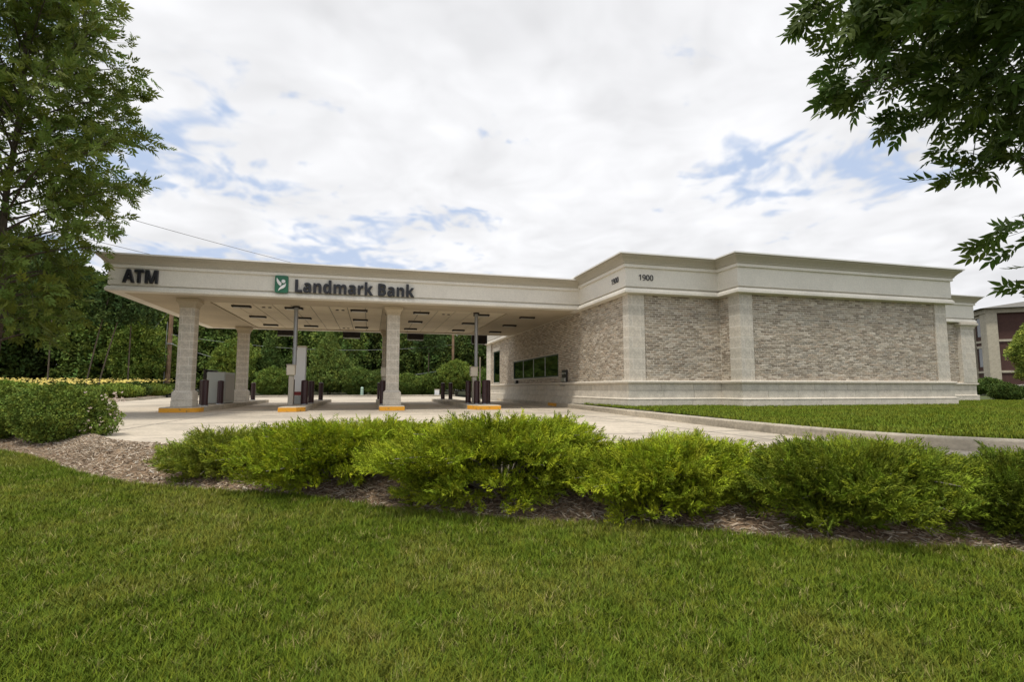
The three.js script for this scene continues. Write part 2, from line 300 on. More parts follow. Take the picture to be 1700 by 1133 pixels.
function loft(A, B, n, yf) { // sheet between two edges of equal length
  const pos = [], uv = [], idx = [], m = A.length;
  for (let i = 0; i < m; i++) for (let j = 0; j <= n; j++) { const t = j / n, x = lerp(A[i][0], B[i][0], t), z = lerp(A[i][1], B[i][1], t); pos.push(x, yf(x, z, t), z); uv.push(x, z); }
  for (let i = 0; i < m - 1; i++) for (let j = 0; j < n; j++) { const a = i * (n + 1) + j, b = a + n + 1; idx.push(a, b, a + 1, b, b + 1, a + 1); }
  const g = new THREE.BufferGeometry(); g.setAttribute('position', new THREE.Float32BufferAttribute(pos, 3)); g.setAttribute('uv', new THREE.Float32BufferAttribute(uv, 2)); g.setIndex(idx); g.computeVertexNormals();
  return g;
}
const bedY = (x, z, t) => { const e = lawnY(x, z); return lerp(e - 0.015, 0.012, sstep(0, 1, t)) + 0.07 * Math.sin(Math.PI * t) + (fbm(x * 3, z * 3, 3) - 0.5) * 0.05 * Math.sin(Math.PI * clamp(t, 0, 1)); };
structure('planting_bed', loft(lawnEdge, driveEdge, 16, bedY), M.mulch);
const nearEdge = lawnEdge.map(([x, z], i) => { const t = i / NE; return [lerp(-26, 16, t) + x * 0.1, lerp(2, 12, t)]; });
structure('front_lawn', loft(nearEdge, lawnEdge, 60, (x, z) => lawnY(x, z)), M.turf);
// bed lookup: where between lawn edge and drive edge a point lies (s along, t across)
const bedAt = (s, t) => { const f = clamp(s, 0, 0.9999) * NE, i = Math.floor(f), k = f - i; const ax = lerp(lawnEdge[i][0], lawnEdge[i + 1][0], k), az = lerp(lawnEdge[i][1], lawnEdge[i + 1][1], k), bx = lerp(driveEdge[i][0], driveEdge[i + 1][0], k), bz = lerp(driveEdge[i][1], driveEdge[i + 1][1], k); const x = lerp(ax, bx, t), z = lerp(az, bz, t); return [x, bedY(x, z, t), z]; };

// kerb round the building lawn, cast in lengths with open joints
function kerbRun(name, line, H, W, per, mat, parts) {
  const g = new THREE.Group(); g.name = name; g.userData.kind = 'structure'; scene.add(g);
  for (let i = 0; i < line.length - 1; i += per) {
    const seg = line.slice(i, Math.min(line.length, i + per + 1)); if (seg.length < 2) continue;
    const a = seg[0], b = seg[1], l = Math.hypot(b[0] - a[0], b[1] - a[1]); seg[0] = [a[0] + (b[0] - a[0]) / l * 0.008, a[1] + (b[1] - a[1]) / l * 0.008];
    mesh('kerb_section', sweep(seg, [[0.0, -0.05], [0.0, H - 0.025], [-0.012, H - 0.006], [-0.03, H], [-W, H], [-W, -0.05]]), parts ? parts(seg) : mat, g);
  }
  return g;
}
// travel so that "out" faces the pavement
kerbRun('lawn_kerb', kerbLine, 0.15, 0.16, 4, M.kerb, null);
mesh('painted_mark', sweep([[7.134, -20.7], [7.108, -19.6]], [[0, 0.01], [0.004, 0.01], [0.004, 0.13], [0, 0.132]]), M.yellow, scene.getObjectByName('lawn_kerb'));
kerbRun('flower_bed_kerb', bedKerb.slice().reverse(), 0.14, 0.16, 4, M.kerb);
kerbRun('rear_kerb', curve2([[-15.3, -46.6], [-4, -46.6], [7.3, -46.6]], 8).map((p) => p), 0.14, 0.16, 2, M.kerb);
const kerbIn = kerbLine.slice(8).map(([x, z], i, a) => { const b = a[Math.min(i + 1, a.length - 1)], c = a[Math.max(0, i - 1)], dx = b[0] - c[0], dz = b[1] - c[1], l = Math.hypot(dx, dz); return [x + dz / l * 0.15, z - dx / l * 0.15]; });
const sideLawnPoly = [...kerbIn, [48, 6], [48, -24], [25.3, -24], [25.3, -16.5], [18.72, -16.5], [18.72, -12.86], [10.36, -12.86], [10.36, -13.78], [7.2, -13.78]];
const sideLawnY = (x, z) => 0.13 + 0.05 * sstep(-4, -12, z) + sstep(26, 48, x) * 0.25 * sstep(0, -16, z);
structure('building_lawn', flat(sideLawnPoly, sideLawnY), M.turf);
const flowerPoly = [...bedKerb.slice().reverse().map(([x, z]) => [x - 0.15, z]), [-15.6, -56], [-60, -56], [-60, -33]];
{
  const A = bedKerb.map(([x, z]) => [x - 0.12, z - 0.05]), B = bedKerb.map(([x, z], i) => [lerp(-22, -60, i / 30), lerp(-58, -48, i / 30)]);
  structure('flower_bed', loft(A, B, 14, (x, z, t) => 0.11 + t * 0.55 + Math.sin(Math.PI * t) * 0.05), M.mulch);
}
structure('walkway', flat([[31, -14], [60, -8], [60, -11], [31, -18.5]], (x, z) => 0.30 + 0.012 * (x - 31)), M.conc);

// ================================================================ BANK BUILDING
const SX = 7.37; // brick face of the drive-through side
const bank = thing('bank_building', 'single storey pale brick bank building with limestone trim and deep stucco fascia', 'building');
const tints = [[0.46, 0.395, 0.31], [0.36, 0.305, 0.24], [0.52, 0.455, 0.37], [0.42, 0.38, 0.32], [0.60, 0.54, 0.455], [0.30, 0.25, 0.195], [0.47, 0.385, 0.30], [0.40, 0.345, 0.275]];
const brickMats = tints.map((c) => std({ color: lin(...c), map: T.stone, bumpMap: T.stoneB, bumpScale: 0.004, roughness: 0.95 }));
const brickVC = std({ color: 0xffffff, vertexColors: true, map: T.stone, bumpMap: T.stoneB, bumpScale: 0.004, roughness: 0.95 });
// a tumbled brick: face at +z, uneven arrises
function brickGeo(w, h, d, r) {
  const j = (a) => (r() - 0.5) * a, c = 0.006, X = w / 2, Y = h / 2;
  const f = [V(-X + c + j(0.006), -Y + c + j(0.005), d + j(0.006)), V(X - c + j(0.006), -Y + c + j(0.005), d + j(0.006)), V(X - c + j(0.006), Y - c + j(0.005), d + j(0.006)), V(-X + c + j(0.006), Y - c + j(0.005), d + j(0.006))];
  const m = [V(-X + j(0.003), -Y + j(0.003), d - c), V(X + j(0.003), -Y + j(0.003), d - c), V(X + j(0.003), Y + j(0.003), d - c), V(-X + j(0.003), Y + j(0.003), d - c)];
  const b = m.map((v) => V(v.x, v.y, -0.02)); const F = [f];
  for (let k = 0; k < 4; k++) { const q = (k + 1) % 4; F.push([m[k], m[q], f[q], f[k]]); F.push([b[k], b[q], m[q], m[k]]); }
  return tri(F);
}
const LB = 0.199, HB = 0.0535, CB = 0.0677, JB = 0.0145;
const bricks = [];
function brickWall(x0, z0, x1, z1, y0, y1, holes = [], seed = 1) { // wall runs so that the outside is on the left of (x0,z0)->(x1,z1)
  const r = rng(seed), L = Math.hypot(x1 - x0, z1 - z0), ux = (x1 - x0) / L, uz = (z1 - z0) / L, ox = -uz, oz = ux, ang = Math.atan2(ox, oz);
  for (let k = 0, y = y0; y < y1 - 0.03; k++, y += CB) {
    const h = Math.min(HB, y1 - y - 0.004);
    for (let s = -(k % 2) * (LB + JB) / 2 - (k % 3) * 0.011; s < L; s += LB + JB) {
      let a = Math.max(s, 0.004), b = Math.min(s + LB, L - 0.004); if (b - a < 0.02) continue;
      const pieces = []; let cut = false;
      for (const [ha, hb, hy0, hy1] of holes) if (y + h > hy0 && y < hy1 && b > ha && a < hb) { cut = true; if (a < ha - 0.02) pieces.push([a, ha - 0.002]); if (b > hb + 0.02) pieces.push([hb + 0.002, b]); }
      for (const [p, q] of cut ? pieces : [[a, b]]) { const c = (p + q) / 2; bricks.push({ x: x0 + ux * c, y: y + h / 2, z: z0 + uz * c, w: q - p, h, ang, ox, oz, full: q - p > LB - 0.001 && h > HB - 0.001, t: Math.floor(Math.pow(r(), 1.0) * 8) % 8, d: 0.003 + r() * 0.011 }); }
    }
  }
}
const side0 = -32.2, side1 = -14.24;
const openings = [[-26.95 - side0, -20.05 - side0, 1.20, 2.14], [-31.65 - side0, -30.1 - side0, 1.06, 2.97]];
brickWall(SX, side0, SX, side1, 0.965, 3.54, openings, 11);
brickWall(7.86, -13.97, 10.52, -13.97, 0.965, 3.54, [], 12);
brickWall(10.53, -13.96, 10.53, -13.5, 0.965, 3.54, [], 13);
brickWall(10.93, -13.05, 18.15, -13.05, 0.965, 3.54, [], 14);
brickWall(18.8, -16.66, 24.42, -16.66, 0.965, 3.54, [], 15);
{
  const eye = camera.position;
  for (const b of bricks) { const dx = eye.x - b.x, dz = eye.z - b.z, D = Math.hypot(dx, dz); b.show = b.full ? Math.max(0, (dx * b.ox + dz * b.oz) / D) / (D * D) : 0; }
  bricks.sort((a, b) => b.show - a.show);
  const r = rng(5), variants = [0, 1, 2, 3, 4, 5].map(() => brickGeo(LB, HB, 0.012, r));
  bricks.slice(0, 300).forEach((b, i) => { const o = mesh('brick', variants[i % 6], brickMats[b.t], bank); o.position.set(b.x + b.ox * (b.d - 0.012), b.y, b.z + b.oz * (b.d - 0.012)); o.rotation.y = b.ang; });
  const rest = bricks.slice(300).map((b) => {
    const g = brickGeo(b.w, b.h, b.d, r), n = g.attributes.position.count, c = new Float32Array(n * 3), t = tints[b.t], k = 0.92 + r() * 0.16; for (let i = 0; i < n; i++) { c[3 * i] = t[0] * k; c[3 * i + 1] = t[1] * k; c[3 * i + 2] = t[2] * k; }
    g.setAttribute('color', new THREE.BufferAttribute(c, 3)); const uo = r() * 3, uvA = g.attributes.uv; for (let i = 0; i < n; i++) uvA.setX(i, uvA.getX(i) + uo);
    g.rotateY(b.ang); g.translate(b.x, b.y, b.z); return g;
  });
  const o = mesh('bricks', rest, brickVC, bank); o.userData.kind = 'stuff';
}
// mortar bed behind the bricks, with real window openings on the drive-through side
{
  const g = [], x0 = SX, x1 = SX + 0.3, y0 = 0.5, y1 = 4.2, add = (z0, z1, a = y0, b = y1) => g.push(span(x0, x1, a, b, z0, z1));
  add(-32.2, -31.65); add(-31.65, -30.1, y0, 1.06); add(-31.65, -30.1, 2.97, y1); add(-30.1, -26.95); add(-26.95, -20.05, y0, 1.20); add(-26.95, -20.05, 2.14, y1); add(-20.05, -13.98);
  g.push(span(SX + 0.301, 10.6, 0.5, 4.2, -14.27, -13.97), span(10.53, 10.83, 0.5, 4.2, -13.969, -13.051), span(10.831, 18.6, 0.5, 4.2, -13.35, -13.05), span(18.3, 18.599, 0.5, 4.2, -16.9, -13.351), span(18.601, 25.1, 0.5, 4.2, -16.96, -16.66), span(24.8, 25.1, 0.5, 4.2, -32, -16.961), span(7.4, 25, 0.5, 4.2, -32.5, -32.21));
  mesh('wall', g, M.mortar, bank);
}
// stone courses, ledges, fascia and cornice follow the plan of the walls
const plan = (o) => [[SX - o, -33.4], [SX - o, -13.97 + o], [10.53 - o, -13.97 + o], [10.53 - o, -13.05 + o], [18.6 + o, -13.05 + o], [18.6 + o, -16.66 + o], [25.1 + o, -16.66 + o], [25.1 + o, -33]];
const stones = [M.stone, M.stone2, M.stone3];
function course(name, off, y0, y1, len, seed, extraProf) { // a course of long stones laid along the plan
  const P = plan(off), r = rng(seed);
  for (let i = 0; i < P.length - 1; i++) {
    const [ax, az] = P[i], [bx, bz] = P[i + 1], L = Math.hypot(bx - ax, bz - az), ux = (bx - ax) / L, uz = (bz - az) / L;
    if (i === 6) continue;
    let n = Math.max(1, Math.round(L / len)), a = 0; const w = []; for (let k = 0; k < n; k++) w.push(0.8 + r() * 0.4); const sum = w.reduce((s, v) => s + v, 0);
    const outN = [-uz, ux];
    for (let k = 0; k < n; k++) {
      const l = w[k] / sum * L, lo = a + (k ? 0.005 : 0), hi = a + l - (k < n - 1 ? 0.005 : 0); a += l;
      const prof = extraProf || [[-0.25, y0 + 0.003], [-0.006, y0 + 0.003], [0, y0 + 0.01], [0, y1 - 0.01], [-0.006, y1 - 0.003], [-0.25, y1 - 0.003]];
      // run the end stones of a convex corner through, stop them short at a return
      const e0 = k === 0 ? cornerTrim(P, i, false) : 0, e1 = k === n - 1 ? cornerTrim(P, i, true) : 0;
      mesh('stone_block', sweep([[ax + ux * (lo + e0), az + uz * (lo + e0)], [ax + ux * (hi - e1), az + uz * (hi - e1)]], prof), stones[Math.floor(r() * 3)], bank);
    }
  }
}
function cornerTrim(P, i, end) { // alternate runs give way to their neighbours so that corner faces never lie in one plane
  return 0.002;
}
course('base', 0.16, -0.2, 0.40, 1.15, 21);
course('upper', 0.10, 0.44, 0.66, 1.05, 22);
course('upper', 0.101, 0.66, 0.865, 1.2, 23);
mesh('ledge', sweep(plan(0), [[-0.2, 0.395], [0.165, 0.395], [0.17, 0.405], [0.165, 0.42], [0.10, 0.445], [-0.2, 0.445]]), M.stone3, bank);
mesh('ledge', sweep(plan(0), [[-0.2, 0.862], [0.13, 0.862], [0.145, 0.88], [0.165, 0.89], [0.165, 0.935], [0.15, 0.95], [0.02, 0.967], [-0.2, 0.967]]), M.stone3, bank);
// pilasters of squared blocks, joints alternating
function pilaster(x0, x1, z0, z1, seed, split) {
  const r = rng(seed), y0 = 0.968, n = 8, h = (3.54 - y0) / n, w = x1 - x0, d = z1 - z0;
  mesh('pilaster_core', span(x0 + 0.006, x1 - 0.006, y0, 3.55, z0 + 0.006, z1 - 0.006), M.joint, bank);
  for (let k = 0; k < n; k++) {
    const q = k % 2 ? split : 1 - split, a = x0 + w * q, yb = y0 + k * h;
    for (const [p, s] of [[x0, a], [a, x1]]) { const o = mesh('stone_block', cbox(s - p - 0.010, h - 0.011, d, 0.004), stones[Math.floor(r() * 3)], bank); o.position.set((p + s) / 2, yb + h / 2, (z0 + z1) / 2); }
  }
}
pilaster(7.32, 7.87, -14.26, -13.92, 31, 0.26);
pilaster(10.48, 10.94, -13.5, -13.0, 32, 0.28);
pilaster(18.14, 18.65, -13.5, -13.0, 33, 0.3);
pilaster(24.42, 25.2, -17.2, -16.5, 34, 0.3);
pilaster(7.28, 7.75, -33.4, -32.21, 35, 0.3);
mesh('pilaster_capital', sweep([[24.42, -17.2], [24.42, -16.5], [25.2, -16.5], [25.2, -17.2]], [[-0.1, 3.30], [0.02, 3.30], [0.03, 3.36], [0.09, 3.43], [0.12, 3.45], [0.12, 3.53], [-0.1, 3.53]]), M.stone3, bank);
// fascia in stucco, a lip at its foot, a cove cornice and metal coping at its head
const lipProf = (b) => [[-0.3, b], [0.045, b], [0.055, b + 0.012], [0.055, b + 0.085], [0.035, b + 0.10], [0.02, b + 0.135], [0, b + 0.145], [-0.3, b + 0.145]];
const fasProf = (b, t) => [[-0.3, b + 0.146], [-0.06, b + 0.146], [-0.06, b + 0.19], [0, b + 0.195], [0, t], [-0.3, t]];
const cornProf = (t) => [[-0.3, t - 0.36], [0.05, t - 0.36], [0.05, t - 0.265], [0.085, t - 0.26], [0.085, t - 0.235], [0.10, t - 0.21], [0.15, t - 0.145], [0.215, t - 0.085], [0.24, t - 0.07], [0.24, t - 0.045], [0.26, t - 0.04], [0.27, t - 0.025], [-0.3, t - 0.025]];
const bandProf = (t) => [[-0.3, t - 0.365], [0.053, t - 0.365], [0.053, t - 0.268], [-0.3, t - 0.268]];
const copProf = (t) => [[-0.4, t - 0.024], [0.295, t - 0.024], [0.295, t + 0.018], [0.2, t + 0.03], [-0.4, t + 0.03]];
const planA = [[SX - 0.17, -18.2], ...plan(0.17).slice(1)], planB = [[SX - 0.17, -33.4], [SX - 0.17, -26.6]];
for (const P of [planA, planB]) {
  mesh('fascia_lip', sweep(P, lipProf(3.548)), M.stucco, bank);
  mesh('fascia', sweep(P, fasProf(3.548, 4.34)), M.stucco, bank);
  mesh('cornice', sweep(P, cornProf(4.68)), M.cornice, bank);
  mesh('cornice_band', sweep(P, bandProf(4.68)), M.stucco, bank);
  mesh('coping', sweep(P, copProf(4.68)), M.coping, bank);
}
mesh('roof', [span(7.3, 10.6, 4.25, 4.3, -33, -13.95), span(10.601, 18.7, 4.25, 4.3, -33, -13.05), span(18.701, 25.1, 4.25, 4.3, -33, -16.6)], M.roofing, bank);
// long teller window and tall end window
function wallWindow(z0, z1, y0, y1, n) {
  const w = sub('window', bank);
  const fr = [span(SX - 0.01, SX + 0.07, y1 - 0.05, y1, z0, z1), span(SX - 0.01, SX + 0.07, y0, y0 + 0.05, z0, z1), span(SX - 0.01, SX + 0.07, y0 + 0.05, y1 - 0.05, z0, z0 + 0.05), span(SX - 0.01, SX + 0.07, y0 + 0.05, y1 - 0.05, z1 - 0.05, z1)];
  mesh('window_frame', fr, M.greenFrame, w);
  const L = (z1 - z0 - 0.1) / n;
  for (let k = 0; k < n; k++) {
    const a = z0 + 0.05 + k * L; mesh('pane', span(SX + 0.028, SX + 0.034, y0 + 0.05, y1 - 0.05, a + 0.008, a + L - 0.008), M.glass, w);
    if (k) mesh('mullion', span(SX + 0.01, SX + 0.05, y0 + 0.05, y1 - 0.05, a - 0.02, a + 0.02), M.atmGrey, w);
  }
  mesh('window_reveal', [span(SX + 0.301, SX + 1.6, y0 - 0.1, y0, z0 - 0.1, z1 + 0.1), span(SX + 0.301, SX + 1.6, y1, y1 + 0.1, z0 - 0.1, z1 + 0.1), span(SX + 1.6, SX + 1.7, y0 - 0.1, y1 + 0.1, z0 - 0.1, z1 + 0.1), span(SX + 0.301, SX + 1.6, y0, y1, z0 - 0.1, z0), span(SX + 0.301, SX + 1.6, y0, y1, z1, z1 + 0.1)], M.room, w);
  mesh('window_sill', span(SX - 0.05, SX + 0.02, y0 - 0.06, y0 - 0.002, z0 - 0.03, z1 + 0.03), M.stone, w);
}
wallWindow(-26.95, -20.05, 1.20, 2.14, 4);
wallWindow(-31.65, -30.1, 1.06, 2.97, 1);
mesh('window_lintel', span(SX - 0.035, SX + 0.01, 2.975, 3.2, -31.75, -30.0), M.stone3, bank);
{ // deal drawer in the side wall, and a small call box under the far end of the window
  const d = thing('deal_drawer', 'black and steel customer drawer unit set in the side wall beyond the long window', 'drawer', SX, 0, -19.25);
  mesh('housing', cbox(0.10, 0.66, 0.50, 0.012, -0.02, 1.11, 0), M.black, d);
  mesh('speaker_panel', cbox(0.03, 0.07, 0.40, 0.004, -0.08, 1.31, 0), M.steel, d);
  mesh('drawer_front', cbox(0.06, 0.16, 0.44, 0.015, -0.09, 1.06, 0), M.steel, d);
  mesh('drawer_lip', cbox(0.10, 0.04, 0.46, 0.01, -0.11, 0.83, 0), M.steel, d);
  const c = thing('call_box', 'small dark call box under the far end of the long window', 'call box', SX, 0, -26.2);
  mesh('housing', cbox(0.14, 0.22, 0.34, 0.01, -0.06, 1.02, 0), M.black, c); mesh('face_plate', cbox(0.02, 0.10, 0.24, 0.004, -0.14, 1.06, 0), M.steel, c);
  const v = thing('roof_vent', 'grey roof vent just showing above the cornice of the bank', 'vent', 10.9, 4.3, -15.5);
  mesh('vent_pipe', cyl(0.14, 0.14, 0.55, 0, 0, 0), M.galv, v); mesh('vent_hood', cyl(0.26, 0.2, 0.14, 0, 0.55, 0), M.galv, v); mesh('vent_hood', cyl(0.14, 0.12, 0.3, 0.6, 0, 0.1), M.galv, v);
}

// ================================================================ DRIVE-THROUGH CANOPY
const canopy = thing('drive_through_canopy', 'flat drive-through canopy with cream fascia on stone columns', 'canopy');
const CZ0 = -17.4, CZ1 = -27.2, CXL = -7.42;
{
  const P = [[7.3, CZ1], [CXL, CZ1], [CXL, CZ0], [7.3, CZ0]];
  mesh('fascia_lip', sweep(P, lipProf(3.55)), M.stucco, canopy);
  mesh('fascia', sweep(P, fasProf(3.55, 4.26)), M.stucco, canopy);
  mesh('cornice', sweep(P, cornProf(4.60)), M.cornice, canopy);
  mesh('cornice_band', sweep(P, bandProf(4.60)), M.stucco, canopy);
  mesh('coping', sweep(P, copProf(4.60)), M.coping, canopy);
  mesh('roof', span(CXL + 0.2, 7.3, 4.2, 4.24, CZ1 + 0.2, CZ0 - 0.2), M.roofing, canopy);
  const b = 3.556, t = 3.78, sf = [[CXL + 0.1, -5.2, CZ1 + 0.1, CZ0 - 0.1], [-5.199, 7.36, -19.0, CZ0 - 0.1], [-5.199, 7.36, CZ1 + 0.1, -26.7], [0.36, 1.06, -26.699, -19.001], [4.95, 7.36, -26.699, -19.001]];
  for (const [x0, x1, z0, z1] of sf) mesh('soffit', span(x0, x1, b, t, z0, z1), M.soffit, canopy);
  mesh('ceiling_grid', span(-5.19, 4.94, 3.61, 3.66, -26.69, -19.01), M.teebar, canopy);
  const areas = [[-5.2, 0.36, 9], [1.06, 4.95, 6]], nz = 12, tg = {};
  areas.forEach(([a, c, n], q) => { const w = (c - a) / n, l = 7.7 / nz, g = cbox(w - 0.028, 0.02, l - 0.028, 0.004); for (let i = 0; i < n; i++) for (let k = 0; k < nz; k++) { const o = mesh('ceiling_tile', g, (i * 7 + k * 5 + q) % 3 ? M.tile : M.tile2, canopy); o.position.set(a + (i + 0.5) * w, 3.60, -26.7 + (k + 0.5) * l); } });
}
function column(cx, cz, seed) {
  const c = sub('column', canopy, cx, 0, cz), r = rng(seed), S = 0.44, y0 = 0.66, y1 = 3.25, n = 10, h = (y1 - y0) / n;
  const ring = (o) => [[-S / 2 - o, S / 2 + o], [S / 2 + o, S / 2 + o]];
  mesh('column_base', cbox(0.60, 0.20, 0.60, 0.008, 0, 0.252, 0), M.stone2, c);
  mesh('column_base', cbox(0.58, 0.24, 0.58, 0.008, 0, 0.476, 0), M.stone, c);
  const fr = new THREE.CylinderGeometry(0.45 / Math.SQRT2, 0.575 / Math.SQRT2, 0.06, 4, 1); fr.rotateY(Math.PI / 4); fr.translate(0, 0.628, 0); const frg = fr.toNonIndexed(); frg.computeVertexNormals(); mesh('column_base', uvm(frg), M.stone, c);
  mesh('column_core', box(S - 0.014, y1 - y0, S - 0.014, 0, (y0 + y1) / 2, 0), M.joint, c);
  for (let k = 0; k < n; k++) { const q = S * (k % 2 ? 0.76 : 0.24), yb = y0 + (k + 0.5) * h; for (const [a, b2] of [[0, q], [q, S]]) { const o = mesh('stone_block', cbox(b2 - a - 0.010, h - 0.012, S, 0.005), stones[Math.floor(r() * 3)], c); o.position.set(-S / 2 + (a + b2) / 2, yb, 0); } }
  const caps = []; const lv = [[3.25, 0.45], [3.29, 0.47], [3.33, 0.47], [3.36, 0.50], [3.42, 0.57], [3.45, 0.62], [3.546, 0.62]];
  for (let k = 0; k < lv.length - 1; k++) { const g = new THREE.CylinderGeometry(lv[k + 1][1] / Math.SQRT2, lv[k][1] / Math.SQRT2, lv[k + 1][0] - lv[k][0], 4, 1, k > 0 && k < lv.length - 2); g.rotateY(Math.PI / 4); g.translate(0, (lv[k][0] + lv[k + 1][0]) / 2, 0); const q = g.toNonIndexed(); q.computeVertexNormals(); caps.push(uvm(q)); }
  mesh('column_capital', caps, M.soffit, c);
}
column(-5.62, -18.55, 41); column(0.71, -18.55, 42); column(-5.72, -26.4, 43); column(0.72, -26.4, 44);
// ceiling lights
const ord = ['front', 'middle', 'rear'], colName = ['above the cash machine lane', 'above the first open lane', 'before the middle column', 'after the middle column', 'above the lane near the wall', 'close to the brick wall'];
{
  let k = 0; const xs = [-4.4, -2.7, -0.48, 1.78, 4.1, 5.95], zs = [-19.75, -22.5, -25.3];
  xs.forEach((x, i) => zs.forEach((z, j) => { const o = thing('canopy_light', `dark bronze canopy ceiling light in the ${ord[j]} row, ${colName[i]}`, 'ceiling light', x, i === 5 ? 3.556 : 3.59, z, 'lights under the drive-through canopy'); mesh('housing', cbox(0.6, 0.06, 0.26, 0.008, 0, -0.03, 0), M.bronze, o); mesh('lens', cbox(0.5, 0.012, 0.2, 0.004, 0, -0.066, 0), M.lens, o); }));
  for (const [x, z, w] of [[-3.62, -19.9, 'first'], [-1.15, -19.9, 'second'], [2.75, -20.0, 'third'], [-1.2, -25.9, 'rear']]) { const o = thing('ceiling_speaker', `small round grille in the canopy ceiling, ${w} from the cash machine side`, 'speaker', x, 3.588, z, 'round grilles in the canopy ceiling'); for (const s of [-0.1, 0.1]) mesh('grille', cyl(0.06, 0.05, 0.02, s, -0.022, 0), M.bronze, o); }
  const lane = ['over the cash machine lane', 'before the middle column', 'past the middle column', 'nearest the brick wall'];
  [[-4.03, 0.2], [-0.99, 0.24], [2.19, 0.26], [5.58, 0.40]].forEach(([x, h], i) => { const o = thing('lane_sign', `dark lane signal box hung from the rear canopy edge ${lane[i]}`, 'lane sign', x, 3.55, -27.45, 'lane signal boxes on the rear canopy edge'); mesh('sign_box', cbox(0.84, h + 0.06, 0.2, 0.01, 0, -h / 2 + 0.01, 0), M.bronze, o); mesh('lamp_hood', cbox(0.8, 0.03, 0.16, 0.006, 0, -h - 0.06, 0.04), M.galv, o); for (const s of [-0.3, 0.3]) mesh('bracket', box(0.04, 0.05, 0.06, s, -h - 0.034, 0), M.bronze, o); });
}
// signs
const font = await new FontLoader().loadAsync('fonts/droid/droid_sans_bold.typeface.json');
const fontR = await new FontLoader().loadAsync('fonts/droid/droid_sans_regular.typeface.json');
const capOf = new Map();
function emOf(F, size) { if (!capOf.has(F)) { const g = new TextGeometry('L', { font: F, size: 1, depth: 0.01, bevelEnabled: false }); g.computeBoundingBox(); capOf.set(F, g.boundingBox.max.y); } return size / capOf.get(F); }
function letters(str, parent, F, size, depth, sx, mat, partName = 'letter', bevel = true) { // size is the cap height in metres
  const em = emOf(F, size), res = F.data.resolution; let x = 0;
  for (const ch of str) {
    const ha = F.data.glyphs[ch].ha / res * em * sx;
    if (ch !== ' ') { const g = new TextGeometry(ch, { font: F, size: em, depth, curveSegments: 5, bevelEnabled: bevel, bevelThickness: 0.004, bevelSize: size > 0.3 ? 0.007 : 0.004, bevelSegments: 1 }); g.scale(sx, 1, 1); const o = mesh(partName, g, mat, parent); o.position.x = x; }
    x += ha;
  }
  return x;
}
const wOf = (str, F, size) => [...str].reduce((s, c) => s + F.data.glyphs[c].ha / F.data.resolution * emOf(F, size), 0);
{
  const s1 = thing('bank_name_sign', 'raised black letters reading Landmark Bank on the canopy fascia', 'sign', -2.40, 3.735, CZ0 + 0.035); letters('Landmark Bank', s1, font, 0.385, 0.07, 3.71 / wOf('Landmark Bank', font, 0.385), M.letter);
  const s2 = thing('atm_sign', 'raised black letters reading ATM at the left end of the canopy fascia', 'sign', -7.02, 3.80, CZ0 + 0.035); letters('ATM', s2, font, 0.38, 0.07, 0.93 / wOf('ATM', font, 0.38), M.letter);
  const s3 = thing('house_number', 'black numerals 1900 on the front face of the bank fascia', 'house number', 7.62, 3.945, -13.8 + 0.012); letters('1900', s3, fontR, 0.165, 0.006, 0.50 / wOf('1900', fontR, 0.165), M.letter, 'numeral');
  const s4 = thing('house_number', 'black numerals 1900 on the drive-through side of the bank fascia', 'house number', SX - 0.17 - 0.012, 3.945, -14.72, undefined, -Math.PI / 2); letters('1900', s4, fontR, 0.165, 0.006, 0.50 / wOf('1900', fontR, 0.165), M.letter, 'numeral');
  const e = thing('emblem_sign', 'green rounded emblem panel with a white winged figure beside the black letters', 'sign', -2.755, 3.96, CZ0 + 0.01);
  const rr = (w, h, r) => { const s = new THREE.Shape(); s.moveTo(-w / 2 + r, -h / 2); s.lineTo(w / 2 - r, -h / 2); s.quadraticCurveTo(w / 2, -h / 2, w / 2, -h / 2 + r); s.lineTo(w / 2, h / 2 - r); s.quadraticCurveTo(w / 2, h / 2, w / 2 - r, h / 2); s.lineTo(-w / 2 + r, h / 2); s.quadraticCurveTo(-w / 2, h / 2, -w / 2, h / 2 - r); s.lineTo(-w / 2, -h / 2 + r); s.quadraticCurveTo(-w / 2, -h / 2, -w / 2 + r, -h / 2); return s; };
  const ex = (s, d) => new THREE.ExtrudeGeometry(s, { depth: d, bevelEnabled: true, bevelThickness: 0.006, bevelSize: 0.006, bevelSegments: 1, curveSegments: 8 });
  mesh('panel', ex(rr(0.37, 0.53, 0.055), 0.09), M.emblem, e);
  const wing = new THREE.Shape(); wing.moveTo(-0.135, 0.185); wing.bezierCurveTo(-0.15, 0.10, -0.12, 0.0, -0.035, -0.055); wing.bezierCurveTo(-0.005, -0.035, 0.005, 0.0, -0.01, 0.035); wing.bezierCurveTo(-0.05, 0.07, -0.09, 0.10, -0.135, 0.185);
  const leaf = new THREE.Shape(); leaf.moveTo(-0.085, -0.215); leaf.bezierCurveTo(-0.06, -0.13, 0.0, -0.06, 0.075, -0.025); leaf.bezierCurveTo(0.105, -0.005, 0.12, 0.01, 0.125, 0.035); leaf.bezierCurveTo(0.135, -0.05, 0.10, -0.11, 0.03, -0.14); leaf.bezierCurveTo(-0.02, -0.16, -0.06, -0.18, -0.085, -0.215);
  const dot = new THREE.Shape(); dot.absellipse(0.055, 0.085, 0.052, 0.052, 0, Math.PI * 2);
  for (const s of [wing, leaf, dot]) { const g = ex(s, 0.008); g.translate(0, 0, 0.10); mesh('figure', g, M.white, e); }
}

